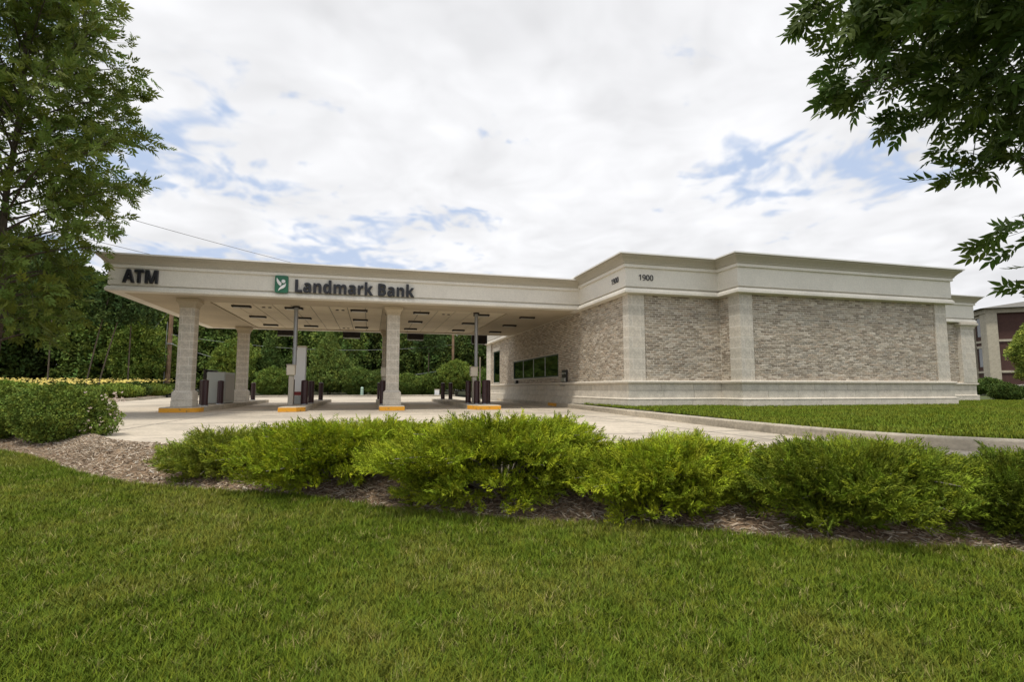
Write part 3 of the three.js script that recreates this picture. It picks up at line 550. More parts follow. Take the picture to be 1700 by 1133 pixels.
// ================================================================ LANE ISLANDS AND THEIR EQUIPMENT
function island(label, outline, z1) { // outline: the nose, left to right, at the camera end
  const o = thing('lane_island', label, 'lane island', 0, 0, 0, 'concrete islands between the drive-through lanes');
  const L = outline[0], R = outline[outline.length - 1], H = 0.15;
  const body = [[L[0], z1], ...outline, [R[0], z1]];
  const s = new THREE.Shape(body.map(([x, z]) => new THREE.Vector2(x, -z))), g = new THREE.ExtrudeGeometry(s, { depth: H - 0.02, bevelEnabled: true, bevelThickness: 0.02, bevelSize: 0.02, bevelSegments: 2, bevelOffset: -0.02 });
  g.rotateX(-Math.PI / 2); mesh('slab', uvm(g), M.kerb, o);
  mesh('painted_nose', sweep(outline, [[0.0, 0.004], [0.004, 0.004], [0.004, H - 0.022], [0.0, H - 0.018]]), M.yellow, o);
  return o;
}
const arcNose = (x0, x1, z, r) => { const p = [[x0, z - r - 0.25]]; for (let k = 0; k <= 6; k++) { const a = Math.PI - k / 6 * Math.PI / 2; p.push([x0 + r + Math.cos(a) * r, z - r + Math.sin(a) * r]); } for (let k = 0; k <= 6; k++) { const a = Math.PI / 2 - k / 6 * Math.PI / 2; p.push([x1 - r + Math.cos(a) * r, z - r + Math.sin(a) * r]); } p.push([x1, z - r - 0.25]); return p; };
island('concrete island with rounded yellow nose under the cash machine', arcNose(-6.15, -5.02, -17.75, 0.35), -29.2);
island('narrow concrete island with angled yellow nose below the white kiosk', [[-2.72, -17.75], [-2.72, -17.35], [-2.2, -17.35], [-1.98, -17.75]], -29.2);
island('concrete island with square yellow nose under the middle column', [[0.28, -17.8], [0.30, -17.45], [1.08, -17.45], [1.10, -17.8]], -29.2);
island('concrete island with angled yellow nose nearest the brick wall', [[3.27, -18.1], [3.52, -17.4], [4.30, -17.4], [4.32, -17.8]], -29.2);
const bol = (x, z, h, label, r = 0.105) => { const o = thing('bollard', label, 'bollard', x, 0.15, z, 'maroon safety bollards on the islands'); mesh('post', cyl(r, r, h - 0.03, 0, 0, 0, 20), M.maroon, o); const cap = new THREE.SphereGeometry(r, 20, 6, 0, Math.PI * 2, 0, Math.PI / 2); cap.scale(1, 0.32, 1); cap.translate(0, h - 0.03, 0); mesh('cap', cap, M.maroon, o); mesh('base_collar', cyl(r + 0.02, r + 0.012, 0.025, 0, 0, 0, 20), M.galv, o); };
bol(-5.26, -19.25, 0.86, 'maroon bollard right behind the cash machine island column');
bol(-5.52, -20.0, 0.86, 'maroon bollard half hidden between the left column and the cash machine');
bol(-5.32, -21.35, 0.86, 'maroon bollard standing in front of the grey cash machine cabinet');
bol(-5.42, -23.3, 0.86, 'maroon bollard at the rear corner of the cash machine cabinet');
bol(-5.62, -28.4, 0.86, 'maroon bollard past the rear left column');
bol(-2.78 + 0.12, -19.55, 0.9, 'maroon bollard to the left of the white kiosk post'); 
bol(-2.25, -19.75, 0.86, 'wide looking maroon bollard in front of the white kiosk', 0.12);
bol(-2.2, -21.4, 0.86, 'maroon bollard just behind the white kiosk');
bol(-2.32, -26.8, 0.86, 'maroon bollard at the far end of the white kiosk island');
bol(0.43, -27.6, 0.86, 'maroon bollard at the far end of the middle column island');
bol(0.42, -19.35, 0.86, 'maroon bollard tight behind the middle column');
bol(0.60, -23.5, 0.86, 'maroon bollard halfway along the middle column island');
bol(3.62, -27.2, 0.86, 'far left maroon bollard of the pair at the rear of the wall side island');
bol(4.02, -27.2, 0.86, 'right maroon bollard of the pair at the rear of the wall side island');
bol(3.58, -19.65, 0.86, 'maroon bollard behind the wall side teller post');
bol(3.78, -19.0, 0.86, 'maroon bollard in front of the wall side teller post');
bol(4.03, -18.75, 0.88, 'left maroon bollard of the close pair on the wall side nose');
bol(4.19, -19.0, 0.88, 'right maroon bollard of the close pair on the wall side nose');
function teller(x, z, label, top) {
  const o = thing('teller_post', label, 'teller post', x, 0.15, z, 'pneumatic teller posts');
  mesh('pedestal', cbox(0.16, 1.0, 0.16, 0.01, 0, 0.5, 0), M.putty, o);
  mesh('terminal_head', cbox(0.27, 0.34, 0.26, 0.02, -0.02, 1.19, 0), M.cream, o);
  mesh('head_cap', cbox(0.29, 0.03, 0.28, 0.008, -0.02, 1.376, 0), M.putty, o);
  mesh('keypad', cbox(0.012, 0.14, 0.16, 0.003, -0.162, 1.2, 0), M.steel, o);
  const p = mesh('tube_pipe', cyl(0.068, 0.068, top - 1.39 - 0.15, 0.07, 1.39, -0.02, 18), M.galv, o);
  mesh('pipe_flange', cyl(0.11, 0.12, 0.05, 0.07, top - 0.205, -0.02, 18), M.bronze, o); mesh('pipe_clamp', cyl(0.085, 0.085, 0.05, 0.07, 1.9, -0.02, 18), M.galv, o);
  return o;
}
teller(-2.62, -19.2, 'cream teller post with grey pipe on the narrow island by the white kiosk', 3.56);
teller(0.52, -20.4, 'cream teller post mostly hidden behind the middle column', 3.59);
teller(3.74, -19.3, 'cream teller post with grey pipe on the wall side island', 3.59);
{
  const k = thing('teller_kiosk', 'tall white teller kiosk panel with a red band low down', 'kiosk', -2.52, 0.15, -20.6);
  mesh('body', cbox(0.38, 1.62, 0.3, 0.012, 0, 1.26, 0), M.white, k); mesh('head_trim', cbox(0.4, 0.06, 0.32, 0.008, 0, 2.1, 0), M.cream, k); mesh('red_band', cbox(0.36, 0.13, 0.28, 0.004, 0, 0.385, 0), M.red, k); mesh('foot', cbox(0.34, 0.31, 0.26, 0.006, 0, 0.16, 0), M.atmGrey, k); mesh('corner_trim', cbox(0.02, 1.6, 0.02, 0.003, 0.195, 1.26, 0.15), M.steel, k);
  const t = thing('slim_pole', 'slim cream pole beside the wall side teller post', 'pole', 4.12, 0.15, -20.1); mesh('shaft', cyl(0.03, 0.03, 1.75, 0, 0, 0), M.cream, t); mesh('foot_plate', cbox(0.16, 0.02, 0.16, 0.004, 0, 0.012, 0), M.galv, t); mesh('pole_cap', cyl(0.045, 0.03, 0.06, 0, 1.74, 0), M.cream, t);
  const a = thing('cash_machine', 'grey green cash machine cabinet on the left island', 'cash machine', -5.62, 0.15, -22.3);
  mesh('cabinet', cbox(0.62, 1.16, 1.5, 0.02, 0.07, 0.60, 0), M.atmGrey, a); mesh('plinth', cbox(0.56, 0.03, 1.4, 0.004, 0.07, 0.016, 0), M.black, a);
  mesh('customer_face', cbox(0.10, 1.22, 1.52, 0.012, -0.30, 0.63, 0), M.bronze, a); mesh('face_hood', cbox(0.12, 0.03, 1.54, 0.008, -0.30, 1.257, 0), M.black, a); mesh('screen', cbox(0.012, 0.28, 0.34, 0.003, -0.356, 0.95, 0.2), M.officeGlass, a); mesh('keypad', cbox(0.05, 0.12, 0.3, 0.005, -0.37, 0.68, 0.2), M.steel, a); mesh('side_door', cbox(0.012, 0.98, 1.3, 0.003, 0.386, 0.6, 0), M.atmSide, a); mesh('door_lock', cyl(0.02, 0.02, 0.02, 0.396, 0.6, 0.5), M.steel, a);
  const p = thing('service_pedestal', 'short pale green service pedestal at the rear kerb before the hedge', 'pedestal', -0.72, 0.03, -47.3); mesh('post', cyl(0.14, 0.12, 0.7, 0, 0, 0), M.pedestal, p); mesh('cap', cyl(0.15, 0.07, 0.1, 0, 0.7, 0), M.pedestal, p);
  const w = thing('service_box', 'small white utility box at the rear kerb behind the paired bollards', 'utility box', 5.75, 0.03, -47.2); mesh('body', cbox(0.4, 0.55, 0.3, 0.02, 0, 0.28, 0), M.white, w); mesh('lid', cbox(0.44, 0.05, 0.34, 0.01, 0, 0.575, 0), M.cream, w);
}

// ================================================================ PLANTS
const UPV = V(0, 1, 0);
function place(p, dir, roll, s) { // matrix that turns local +y to dir
  const q = new THREE.Quaternion().setFromUnitVectors(UPV, dir.clone().normalize()), q2 = new THREE.Quaternion().setFromAxisAngle(UPV, roll); return new THREE.Matrix4().compose(p, q.multiply(q2), V(s, s, s));
}
function leafShape(len, w, fold, base = V(0, 0, 0), dir = V(0, 1, 0), side = V(1, 0, 0), up = V(0, 0, 1), droop = 0) { // pointed leaflet, folded on its midrib: 6 triangles
  const P = (t, s, h) => base.clone().addScaledVector(dir, t * len).addScaledVector(side, s * w).addScaledVector(up, h - droop * t * t * len);
  const a = P(0, 0, 0), m1 = P(0.35, 0, 0), m2 = P(0.7, 0, 0), t = P(1, 0, 0), l1 = P(0.3, -0.5, fold), r1 = P(0.3, 0.5, fold), l2 = P(0.68, -0.34, fold * 0.7), r2 = P(0.68, 0.34, fold * 0.7);
  return [[a, m1, l1], [a, r1, m1], [l1, m1, m2, l2], [m1, r1, r2, m2], [l2, m2, t], [m2, r2, t]];
}
function polys(F) { const p = []; for (const f of F) for (let k = 1; k < f.length - 1; k++) for (const v of [f[0], f[k], f[k + 1]]) p.push(v.x, v.y, v.z); const g = new THREE.BufferGeometry(); g.setAttribute('position', new THREE.Float32BufferAttribute(p, 3)); g.computeVertexNormals(); return g; }
// compound ash leaf, seven leaflets on a stalk, length about 0.26 m
function ashLeaf(seed) {
  const r = rng(seed), F = [];
  const bend = (t) => V(0, t * 0.2, -t * t * 0.05);
  for (let k = 0; k < 3; k++) for (const s of [-1, 1]) { const t = 0.35 + k * 0.25, a = s * (0.95 - k * 0.12 + (r() - 0.5) * 0.25); const d = V(Math.sin(a), Math.cos(a), -0.12 + (r() - 0.5) * 0.3).normalize(); F.push(...leafShape(0.095 + r() * 0.025, 0.042 + r() * 0.008, 0.006, bend(t), d, V(d.y, -d.x, 0).normalize(), V(0, 0, 1), 0.15 + r() * 0.25)); }
  F.push(...leafShape(0.115, 0.042, 0.006, bend(1.0), V((r() - 0.5) * 0.3, 1, -0.25).normalize(), V(1, 0, 0), V(0, 0, 1), 0.25));
  F.push([bend(0).add(V(-0.0012, 0, 0)), bend(0).add(V(0.0012, 0, 0)), bend(1)]);
  return polys(F);
}
// a clump of simple leaves for shrubs and far trees
function clump(seed, n, rad, len, w) {
  const r = rng(seed), F = [];
  for (let k = 0; k < n; k++) { const d = V(r() - 0.5, r() * 0.9 - 0.25, r() - 0.5).normalize(), b = V(r() - 0.5, r() - 0.5, r() - 0.5).multiplyScalar(rad * 1.2), sd = new THREE.Vector3().crossVectors(d, V(r() - 0.5, r() - 0.5, r() - 0.5)).normalize(), up = new THREE.Vector3().crossVectors(sd, d); const P = (t, s) => b.clone().addScaledVector(d, t * len).addScaledVector(sd, s * w).addScaledVector(up, -t * t * len * 0.15); F.push([P(0, 0), P(0.45, 0.5), P(1, 0), P(0.45, -0.5)]); }
  return polys(F);
}
const ASH = [1, 2, 3].map(ashLeaf);
function jitterCol(r, base, dv, dh) { const k = 1 + (r() - 0.5) * dv, h = (r() - 0.5) * dh; return lin(base[0] * k * (1 + h), base[1] * k, base[2] * k * (1 - h)); }
// ---- branching tree: limbs leave the trunk, twigs leave limbs, leaves sit on twigs
function branchTree(o, cfg) {
  const r = rng(cfg.seed), wood = [], mats = cfg.leafGeos.map(() => []), cols = cfg.leafGeos.map(() => []);
  const top = cfg.trunk[cfg.trunk.length - 1]; mesh('trunk', tube(cfg.trunk, cfg.r0, cfg.r0 * 0.25, 10, 14), cfg.bark || M.bark, o);
  const tc = new THREE.CatmullRomCurve3(cfg.trunk);
  for (let i = 0; i < cfg.limbs; i++) {
    const t = lerp(cfg.t0, 0.99, (i + r() * 0.7) / cfg.limbs), b = tc.getPointAt(clamp(t, 0, 1)), az = cfg.az ? cfg.az(i, r) : i * 2.39996 + r() * 0.7, el = lerp(cfg.el0, cfg.el1, (t - cfg.t0) / (1 - cfg.t0)) + (r() - 0.5) * 0.3, L = cfg.len(t, az) * (0.8 + r() * 0.35);
    const dir = V(Math.cos(az) * Math.cos(el), Math.sin(el), Math.sin(az) * Math.cos(el)), mid = b.clone().addScaledVector(dir, L * 0.5).add(V((r() - 0.5) * L * 0.12, L * 0.07, (r() - 0.5) * L * 0.12)), end = b.clone().addScaledVector(dir, L).add(V(0, cfg.droop * L, 0));
    const tip = !cfg.keep || (cfg.keep(end, r) && cfg.keep(mid, r)) ? 1 : cfg.keep(mid, r) ? 0.5 : 0; if (tip) { const c0 = new THREE.CatmullRomCurve3([b, mid, end]); wood.push(tube([b, c0.getPointAt(tip * 0.5), c0.getPointAt(tip)], Math.max(0.012, cfg.r0 * 0.42 * (1 - t * 0.6)), 0.006, 5, 6)); }
    const lc = new THREE.CatmullRomCurve3([b, mid, end]), nt = Math.max(3, Math.round(L * cfg.twigs));
    for (let k = 0; k < nt; k++) {
      const u = lerp(0.22, 1, (k + r() * 0.6) / nt), p = lc.getPointAt(Math.min(1, u)), tg = lc.getTangentAt(Math.min(1, u)), tl = (cfg.twigLen * (0.55 + r() * 0.7)) * (1.15 - u * 0.35);
      const td = tg.clone().multiplyScalar(0.8).add(V(r() - 0.5, (r() - 0.5) * 0.8, r() - 0.5).multiplyScalar(1.7)).normalize(), te = p.clone().addScaledVector(td, tl).add(V(0, -cfg.sag * tl, 0));
      if (cfg.drawTwigs && (!cfg.keep || cfg.keep(te, r))) wood.push(tube([p, p.clone().lerp(te, 0.5).add(V(0, 0.03, 0)), te], 0.006, 0.002, 3, 3));
      const nl = Math.round(cfg.leaves * (0.6 + r() * 0.8));
      for (let q = 0; q < nl; q++) {
        const w = lerp(0.15, 1.05, (q + r()) / nl), lp = p.clone().lerp(te, w).add(V(r() - 0.5, r() - 0.5, r() - 0.5).multiplyScalar(cfg.spread)), ld = td.clone().multiplyScalar(0.7).add(V(r() - 0.5, r() * 0.5 - 0.30 - cfg.hang, r() - 0.5).multiplyScalar(1.25)).normalize();
        if (cfg.keep && !cfg.keep(lp, r)) continue;
        const g = Math.floor(r() * cfg.leafGeos.length); mats[g].push(place(lp, ld, r() * 6.283, cfg.size * (0.75 + r() * 0.5))); cols[g].push(jitterCol(r, cfg.color, 0.5, 0.3));
      }
    }
  }
  if (wood.length) mesh('branches', wood, cfg.bark || M.bark, o);
  const crown = sub('crown', o); cfg.leafGeos.forEach((g, i) => { if (mats[i].length) copies('leaves', g, cfg.mat || M.ash, mats[i], cols[i], crown); });
  return mats.reduce((s, m) => s + m.length, 0);
}
{ // street tree on the left
  const o = thing('ash_tree', 'tall leafy ash tree over the left end of the canopy', 'tree', -8.45, -0.05, -14.7);
  const ys = [0.9, 2.0, 3.6, 4.3, 5.1, 7.1, 9.8, 11.2, 12.2], rs = [0.6, 1.45, 1.75, 2.2, 3.0, 3.1, 2.3, 1.5, 0.3], prof = (y) => { let k = 0; while (k < 7 && y > ys[k + 1]) k++; return lerp(rs[k], rs[k + 1], clamp((y - ys[k]) / (ys[k + 1] - ys[k]), 0, 1)); };
  branchTree(o, { seed: 201, trunk: [V(0, -0.1, 0), V(0.05, 1.4, 0), V(0.12, 3, 0.05), V(0.05, 5, 0.1), V(0.15, 7.4, 0.05), V(0.1, 11.2, 0)], r0: 0.10, limbs: 92, t0: 0.17, el0: 0.16, el1: 0.9, len: (t) => { const y = t * 11.3; return Math.max(0.6, prof(y + 0.5) * 0.92); }, droop: 0.03, twigs: 8, twigLen: 0.7, sag: 0.12, drawTwigs: true, leaves: 4.8, spread: 0.24, hang: 0.02, size: 1.2, leafGeos: ASH, color: [0.145, 0.195, 0.03],
    keep: (p) => Math.hypot(p.x, p.z) < prof(p.y) * (0.86 + 0.3 * vnoise(Math.atan2(p.z, p.x) * 2 + 20, p.y * 1.4)) });
}
{ // shade tree on the right, trunk outside the picture, boughs reaching in overhead
  const o = thing('shade_tree', 'dark leafy boughs of a near tree hanging in at the top right', 'tree', 6.3, -0.4, -1.5);
  const CROWN = [[4.55, 4.32, -3.0, 1.6, 1.36, 1.2], [5.2, 3.0, -2.9, 0.62, 0.46, 0.7], [5.02, 1.66, -2.78, 0.62, 0.44, 0.72], [7.0, 4.5, -1.1, 2.1, 2.2, 2.1]]; // foliage masses of the crown: centre and radii
  branchTree(o, { seed: 317, trunk: [V(0, -0.2, 0), V(0.05, 1.2, 0), V(-0.05, 2.6, -0.1), V(0, 4.2, -0.1), V(0.1, 6.2, 0)], r0: 0.15, limbs: 84, t0: 0.24, el0: 0.02, el1: 0.75, az: (i, r) => (i % 3 ? 3.75 + (r() - 0.5) * 1.5 : i * 2.39996), len: (t) => 3.7 * (1.05 - 0.45 * (t - 0.24) / 0.76), droop: -0.05, twigs: 8, twigLen: 0.55, sag: 0.2, drawTwigs: true, leaves: 9.5, spread: 0.18, hang: 0.25, size: 0.78, leafGeos: ASH, color: [0.07, 0.115, 0.016],
    keep: (p) => { const x = p.x + 6.3, y = p.y - 0.4, z = p.z - 1.5, n = 0.82 + 0.36 * vnoise(x * 1.7 + 9 + z, y * 1.7 + 4 + z * 0.7); return CROWN.some(([cx, cy, cz, rx, ry, rz]) => ((x - cx) / rx) ** 2 + ((y - cy) / ry) ** 2 + ((z - cz) / rz) ** 2 < n * n); } });
}
// ---- spreading junipers along the bed
function juniperSpray(seed, len, n, tw, wob) { // feathery flat spray of scaly twigs
  const r = rng(seed), F = [], ax = (t) => V(Math.sin(t * 2 + seed) * 0.012, t * len, -t * t * len * wob);
  const blade = (b, d, l, w) => { const sd = new THREE.Vector3().crossVectors(d, V(r() - 0.5, r() - 0.5, r() - 0.5)).normalize(); const m = b.clone().addScaledVector(d, l * 0.45); F.push([b, m.clone().addScaledVector(sd, w), b.clone().addScaledVector(d, l), m.clone().addScaledVector(sd, -w)]); };
  for (let k = 0; k < n; k++) { const t = 0.12 + 0.85 * k / n, s = k % 2 ? 1 : -1, a = s * (0.62 + r() * 0.35) * (1.1 - t * 0.4), d = V(Math.sin(a), Math.cos(a), (r() - 0.5) * 0.7).normalize(), l = tw * (1.15 - t * 0.55) * (0.7 + r() * 0.6), b = ax(t); blade(b, d, l, l * 0.10); for (let q = 0; q < 3; q++) { const e = d.clone().add(V(r() - 0.5, r() * 0.5, r() - 0.5).multiplyScalar(1.3)).normalize(); blade(b.clone().addScaledVector(d, l * (0.25 + q * 0.22)), e, l * 0.48, l * 0.075); } }
  blade(ax(0.8), V(0, 1, -wob).normalize(), len * 0.3, 0.004);
  return polys(F);
}
const SPRAY = [1, 2, 3].map((s) => juniperSpray(s, 0.17, 13, 0.055, 0.25)), KNOB = [4, 5].map((s) => juniperSpray(s, 0.085, 9, 0.04, 0.1));
function juniper(x, z, y, rx, rz, h, turn, seed, label, geos, n, size, base) {
  const o = thing('juniper_shrub', label, 'shrub', x, y, z, 'spreading junipers in the planting bed', turn), r = rng(seed), mats = geos.map(() => []), cols = geos.map(() => []), wood = [];
  for (let i = 0; i < n; i++) {
    // arching boughs of uneven reach, each ending in a plume; together a low uneven mound
    const az = i * 2.39996 + r() * 0.9, up = Math.pow(r(), 0.8), el = up * 1.5 - 0.05, lump = 0.66 + 0.62 * vnoise(az * 1.75 + seed, el * 2.2 + seed * 2), reach = Math.min(1.2, lump * (0.74 + 0.5 * r())), skirt = 0.70 + 0.30 * sstep(0.0, 0.55, el), ce = Math.pow(Math.max(0, Math.cos(el)), 0.62) * skirt, se = Math.pow(Math.max(0, Math.sin(el)), 0.75);
    const e = V(Math.cos(az) * rx * ce * reach * 1.05, h * (1.15 * se * (0.62 + 0.46 * reach)) - 0.02 * ce + (r() - 0.3) * 0.09 * se, Math.sin(az) * rz * ce * reach * 1.05);
    const b = V(e.x * 0.1, 0.04, e.z * 0.1), m = V(e.x * 0.55, e.y * 0.72 + 0.05 + 0.05 * r(), e.z * 0.55), lc = new THREE.CatmullRomCurve3([b, m, e]);
    if (i % 2 === 0) wood.push(tube([b, m, e], 0.010, 0.003, 4, 6));
    const out = V(e.x / rx, 0.42 * se + 0.06, e.z / rz).normalize(), flat = new THREE.Vector3().crossVectors(out, UPV).normalize(), ns = 22 + Math.floor(r() * 14), tone = 0.72 + r() * 0.5;
    for (let k = 0; k < ns; k++) {
      const t = 0.45 + 0.58 * Math.pow((k + r()) / ns, 0.8), c = lc.getPointAt(Math.min(1, t)), fan = (r() - 0.5) * 2, w = 0.13 * size * (1.25 - t * 0.75);
      c.addScaledVector(flat, fan * w).add(V((r() - 0.5) * 0.03, (r() - 0.5) * 0.04, (r() - 0.5) * 0.03));
      const d = out.clone().multiplyScalar(1.0).addScaledVector(flat, fan * 0.7).add(V((r() - 0.5) * 0.35, r() * 0.5 - 0.05, (r() - 0.5) * 0.35)).normalize();
      const g = Math.floor(r() * geos.length); mats[g].push(place(c, d, r() * 6.28, size * (0.6 + r() * 0.55))); const fresh = r() < 0.4 ? 1.25 : 0.92; cols[g].push(jitterCol(r, [base[0] * tone * fresh, base[1] * tone * fresh, base[2] * tone], 0.35, 0.25));
    }
  }
  mesh('stems', wood, M.twig, o); const f = sub('foliage', o); geos.forEach((g, i) => copies('sprays', g, M.needle, mats[i], cols[i], f));
  return o;
}
const JC = [0.29, 0.345, 0.024];
juniper(-1.42, -6.25, -0.22, 0.56, 0.44, 0.31, 0.26, 401, 'compact knobbly juniper at the far left end of the row beside bare mulch', [...KNOB, SPRAY[0]], 250, 0.9, [0.25, 0.29, 0.04]);
juniper(-0.12, -5.54, -0.22, 1.08, 0.64, 0.39, 0.26, 402, 'feathery bright juniper second in the row from the left', SPRAY, 300, 0.9, JC);
juniper(1.16, -4.60, -0.24, 1.06, 0.70, 0.46, 0.26, 403, 'largest spreading juniper in the middle of the row', SPRAY, 340, 0.9, JC);
juniper(2.40, -3.90, -0.24, 0.76, 0.54, 0.33, 0.26, 404, 'lower juniper fourth in the row between two patches of mulch', SPRAY, 260, 0.9, JC);
juniper(3.64, -3.28, -0.25, 0.98, 0.64, 0.35, 0.26, 405, 'dark broad juniper nearest the right edge', SPRAY, 330, 0.9, [0.19, 0.24, 0.022]);
juniper(4.54, -2.74, -0.23, 0.6, 0.44, 0.27, 0.26, 406, 'dark juniper cut off by the right edge', SPRAY, 230, 0.9, [0.16, 0.21, 0.022]);
// ---- broadleaf shrubs by the left drive edge, and mounds and lilies beyond
const SMALL = [11, 12].map((s) => clump(s, 14, 0.06, 0.035, 0.02)), FAR = [21, 22, 23].map((s) => clump(s, 16, 0.30, 0.20, 0.11)), MID = [31, 32].map((s) => clump(s, 16, 0.16, 0.11, 0.055));
function bush(name, label, group, x, y, z, rx, h, rz, seed, geos, n, size, col, opt = {}) {
  const o = thing(name, label, opt.cat || 'shrub', x, y, z, group), r = rng(seed), mats = geos.map(() => []), cols = geos.map(() => []), wood = [];
  const ns = opt.stems || 9; for (let i = 0; i < ns; i++) { const a = i * 2.4 + r(), e = V(Math.cos(a) * rx * 0.6, h * (0.55 + r() * 0.3), Math.sin(a) * rz * 0.6); wood.push(tube([V(Math.cos(a) * 0.04, -0.05, Math.sin(a) * 0.04), V(e.x * 0.4, e.y * 0.5, e.z * 0.4), e], opt.stemR || 0.012, 0.004, 5, 5)); }
  mesh('stems', wood, opt.bark || M.twig, o);
  const cone = opt.cone || 0, low = opt.low ?? 0.08;
  for (let i = 0; i < n; i++) {
    let u = r(), az = r() * 6.283, rad = Math.pow(r(), 0.42); const prof = cone ? Math.pow(1 - u, 0.75) * (0.35 + 0.65 * sstep(0, 0.15, u)) * 1.15 : Math.sqrt(Math.max(0, 1 - Math.pow(u * 1.95 - 0.9, 2) * 0.95)), lump = 0.72 + 0.56 * vnoise(az * 1.9 + seed, u * 5 + seed * 1.7);
    const yy = low * h + u * h * (1 - low) * (0.86 + 0.22 * vnoise(az * 1.3 + seed * 3, 4)), p = V(Math.cos(az) * rx * prof * rad * lump, yy, Math.sin(az) * rz * prof * rad * lump);
    const d = V(p.x / rx, 0.35 + u * 0.4, p.z / rz).add(V(r() - 0.5, r() - 0.5, r() - 0.5)).normalize(), g = Math.floor(r() * geos.length); mats[g].push(place(p, d, r() * 6.28, size * (0.7 + r() * 0.6))); cols[g].push(jitterCol(r, [col[0] * 1.55, col[1] * 1.45, col[2] * 1.15], 0.55, 0.3));
  }
  const f = sub(opt.crownName || 'foliage', o); geos.forEach((g, i) => copies('leaves', g, M.wood, mats[i], cols[i], f)); return o;
}
const sB = 'rounded shrubs at the left drive edge';
bush('rounded_shrub', 'full rounded green shrub cut off by the left edge', sB, -6.0, -0.12, -10.45, 1.05, 0.82, 0.8, 501, SMALL, 4200, 1.15, [0.10, 0.145, 0.028]);
{ const o = bush('rounded_shrub', 'twiggy rounded shrub with pale blossoms touching the concrete drive', sB, -4.5, -0.12, -9.5, 0.72, 0.86, 0.62, 502, SMALL, 2700, 0.95, [0.10, 0.145, 0.028], { stems: 16 });
  const r = rng(77), m = [], petal = clump(3, 5, 0.015, 0.02, 0.016); for (let i = 0; i < 70; i++) { const a = -0.9 + r() * 1.8, u = 0.2 + r() * 0.65; m.push(place(V(Math.cos(a) * 0.72 * (0.8 + r() * 0.25), u * 0.95, Math.sin(a) * 0.55), V(0.4, 1, 0.3), r() * 6, 0.9 + r() * 0.6)); } copies('blossoms', petal, M.petalPale, m, null, o); }
const sM = 'low mounded shrubs in the flower bed';
bush('mound_shrub', 'yellow green mounded shrub at the far left of the flower bed', sM, -19.5, 0.2, -29.4, 1.9, 0.85, 1.2, 511, MID, 1500, 1.0, [0.14, 0.19, 0.03]);
bush('mound_shrub', 'broad light green mound behind the twiggy shrub', sM, -16.6, 0.15, -29.9, 1.7, 0.8, 1.2, 512, MID, 1400, 1.0, [0.13, 0.19, 0.035]);
bush('mound_shrub', 'long light green mound ending at the flower bed kerb', sM, -14.9, 0.16, -37.2, 1.35, 0.75, 1.3, 513, MID, 1300, 1.0, [0.14, 0.2, 0.04]);
bush('mound_shrub', 'small dark green mound among the yellow lilies', sM, -15.6, 0.18, -41.6, 0.8, 0.85, 0.8, 514, MID, 900, 1.0, [0.055, 0.09, 0.025]);
bush('mound_shrub', 'bright mound beside the utility pole and left column', sM, -15.9, 0.18, -45.6, 1.0, 0.8, 1.0, 515, MID, 900, 1.0, [0.15, 0.2, 0.04]);
bush('mound_shrub', 'mid green mound under the ash tree', sM, -23, 0.3, -31.5, 2.0, 0.95, 1.3, 516, MID, 1300, 1.0, [0.10, 0.15, 0.03]);
{ // drift of yellow day lilies
  const r = rng(88), lm = [], lc = [], fm = [], strap = (() => { const F = [], q = rng(4); for (let k = 0; k < 9; k++) { const a = q() * 6.28, d = V(Math.cos(a), 0, Math.sin(a)), s = V(-d.z, 0, d.x).multiplyScalar(0.012), P = (t, w) => d.clone().multiplyScalar(t * t * 0.3).add(V(0, 0.5 * t - t * t * 0.12, 0)).addScaledVector(s, w); F.push([P(0, -1), P(0, 1), P(0.6, 1), P(0.6, -1)], [P(0.6, -1), P(0.6, 1), P(1, 0)]); } return polys(F); })();
  const flower = (() => { const F = []; for (let k = 0; k < 6; k++) { const a = k * 1.047; const d = V(Math.cos(a) * 0.8, 0.75, Math.sin(a) * 0.8), s = V(-Math.sin(a), 0, Math.cos(a)); F.push(...leafShape(0.085, 0.035, 0.0, V(0, 0, 0), d, s, V(0, 1, 0), 0.4)); } return polys(F); })();
  const LILY = [[-14.7, -39], [-15.7, -52], [-24, -55], [-38, -44], [-34, -34], [-19, -30.6], [-15.2, -34]];
  for (let i = 0; i < 9000; i++) { const x = -14.6 - r() * 24, z = -29.5 - r() * 25; if (!inPoly(x, z, LILY)) continue; const w = 2, y = 0.2 + 0.5 * sstep(-30, -54, z - (x + 15) * -0.2); lm.push(place(V(x, y, z), V((r() - 0.5) * 0.3, 1, (r() - 0.5) * 0.3), r() * 6, 0.8 + r() * 0.6)); lc.push(jitterCol(r, [0.12, 0.17, 0.03], 0.5, 0.2)); if (r() < 0.11) for (let q = 0; q < 1 + r() * 2; q++) fm.push(place(V(x + (r() - 0.5) * 0.3, y + 0.62 + r() * 0.22, z + (r() - 0.5) * 0.3), V(r() - 0.5, 1, r() * 0.8), r() * 6, 0.9 + r() * 0.5)); }
  const g = thing('day_lilies', 'drift of yellow day lilies along the flower bed at the left', 'flowers'); g.userData.kind = 'stuff'; copies('strap_leaves', strap, M.blade, lm, lc, g); copies('blooms', flower, M.petal, fm, null, g);
}
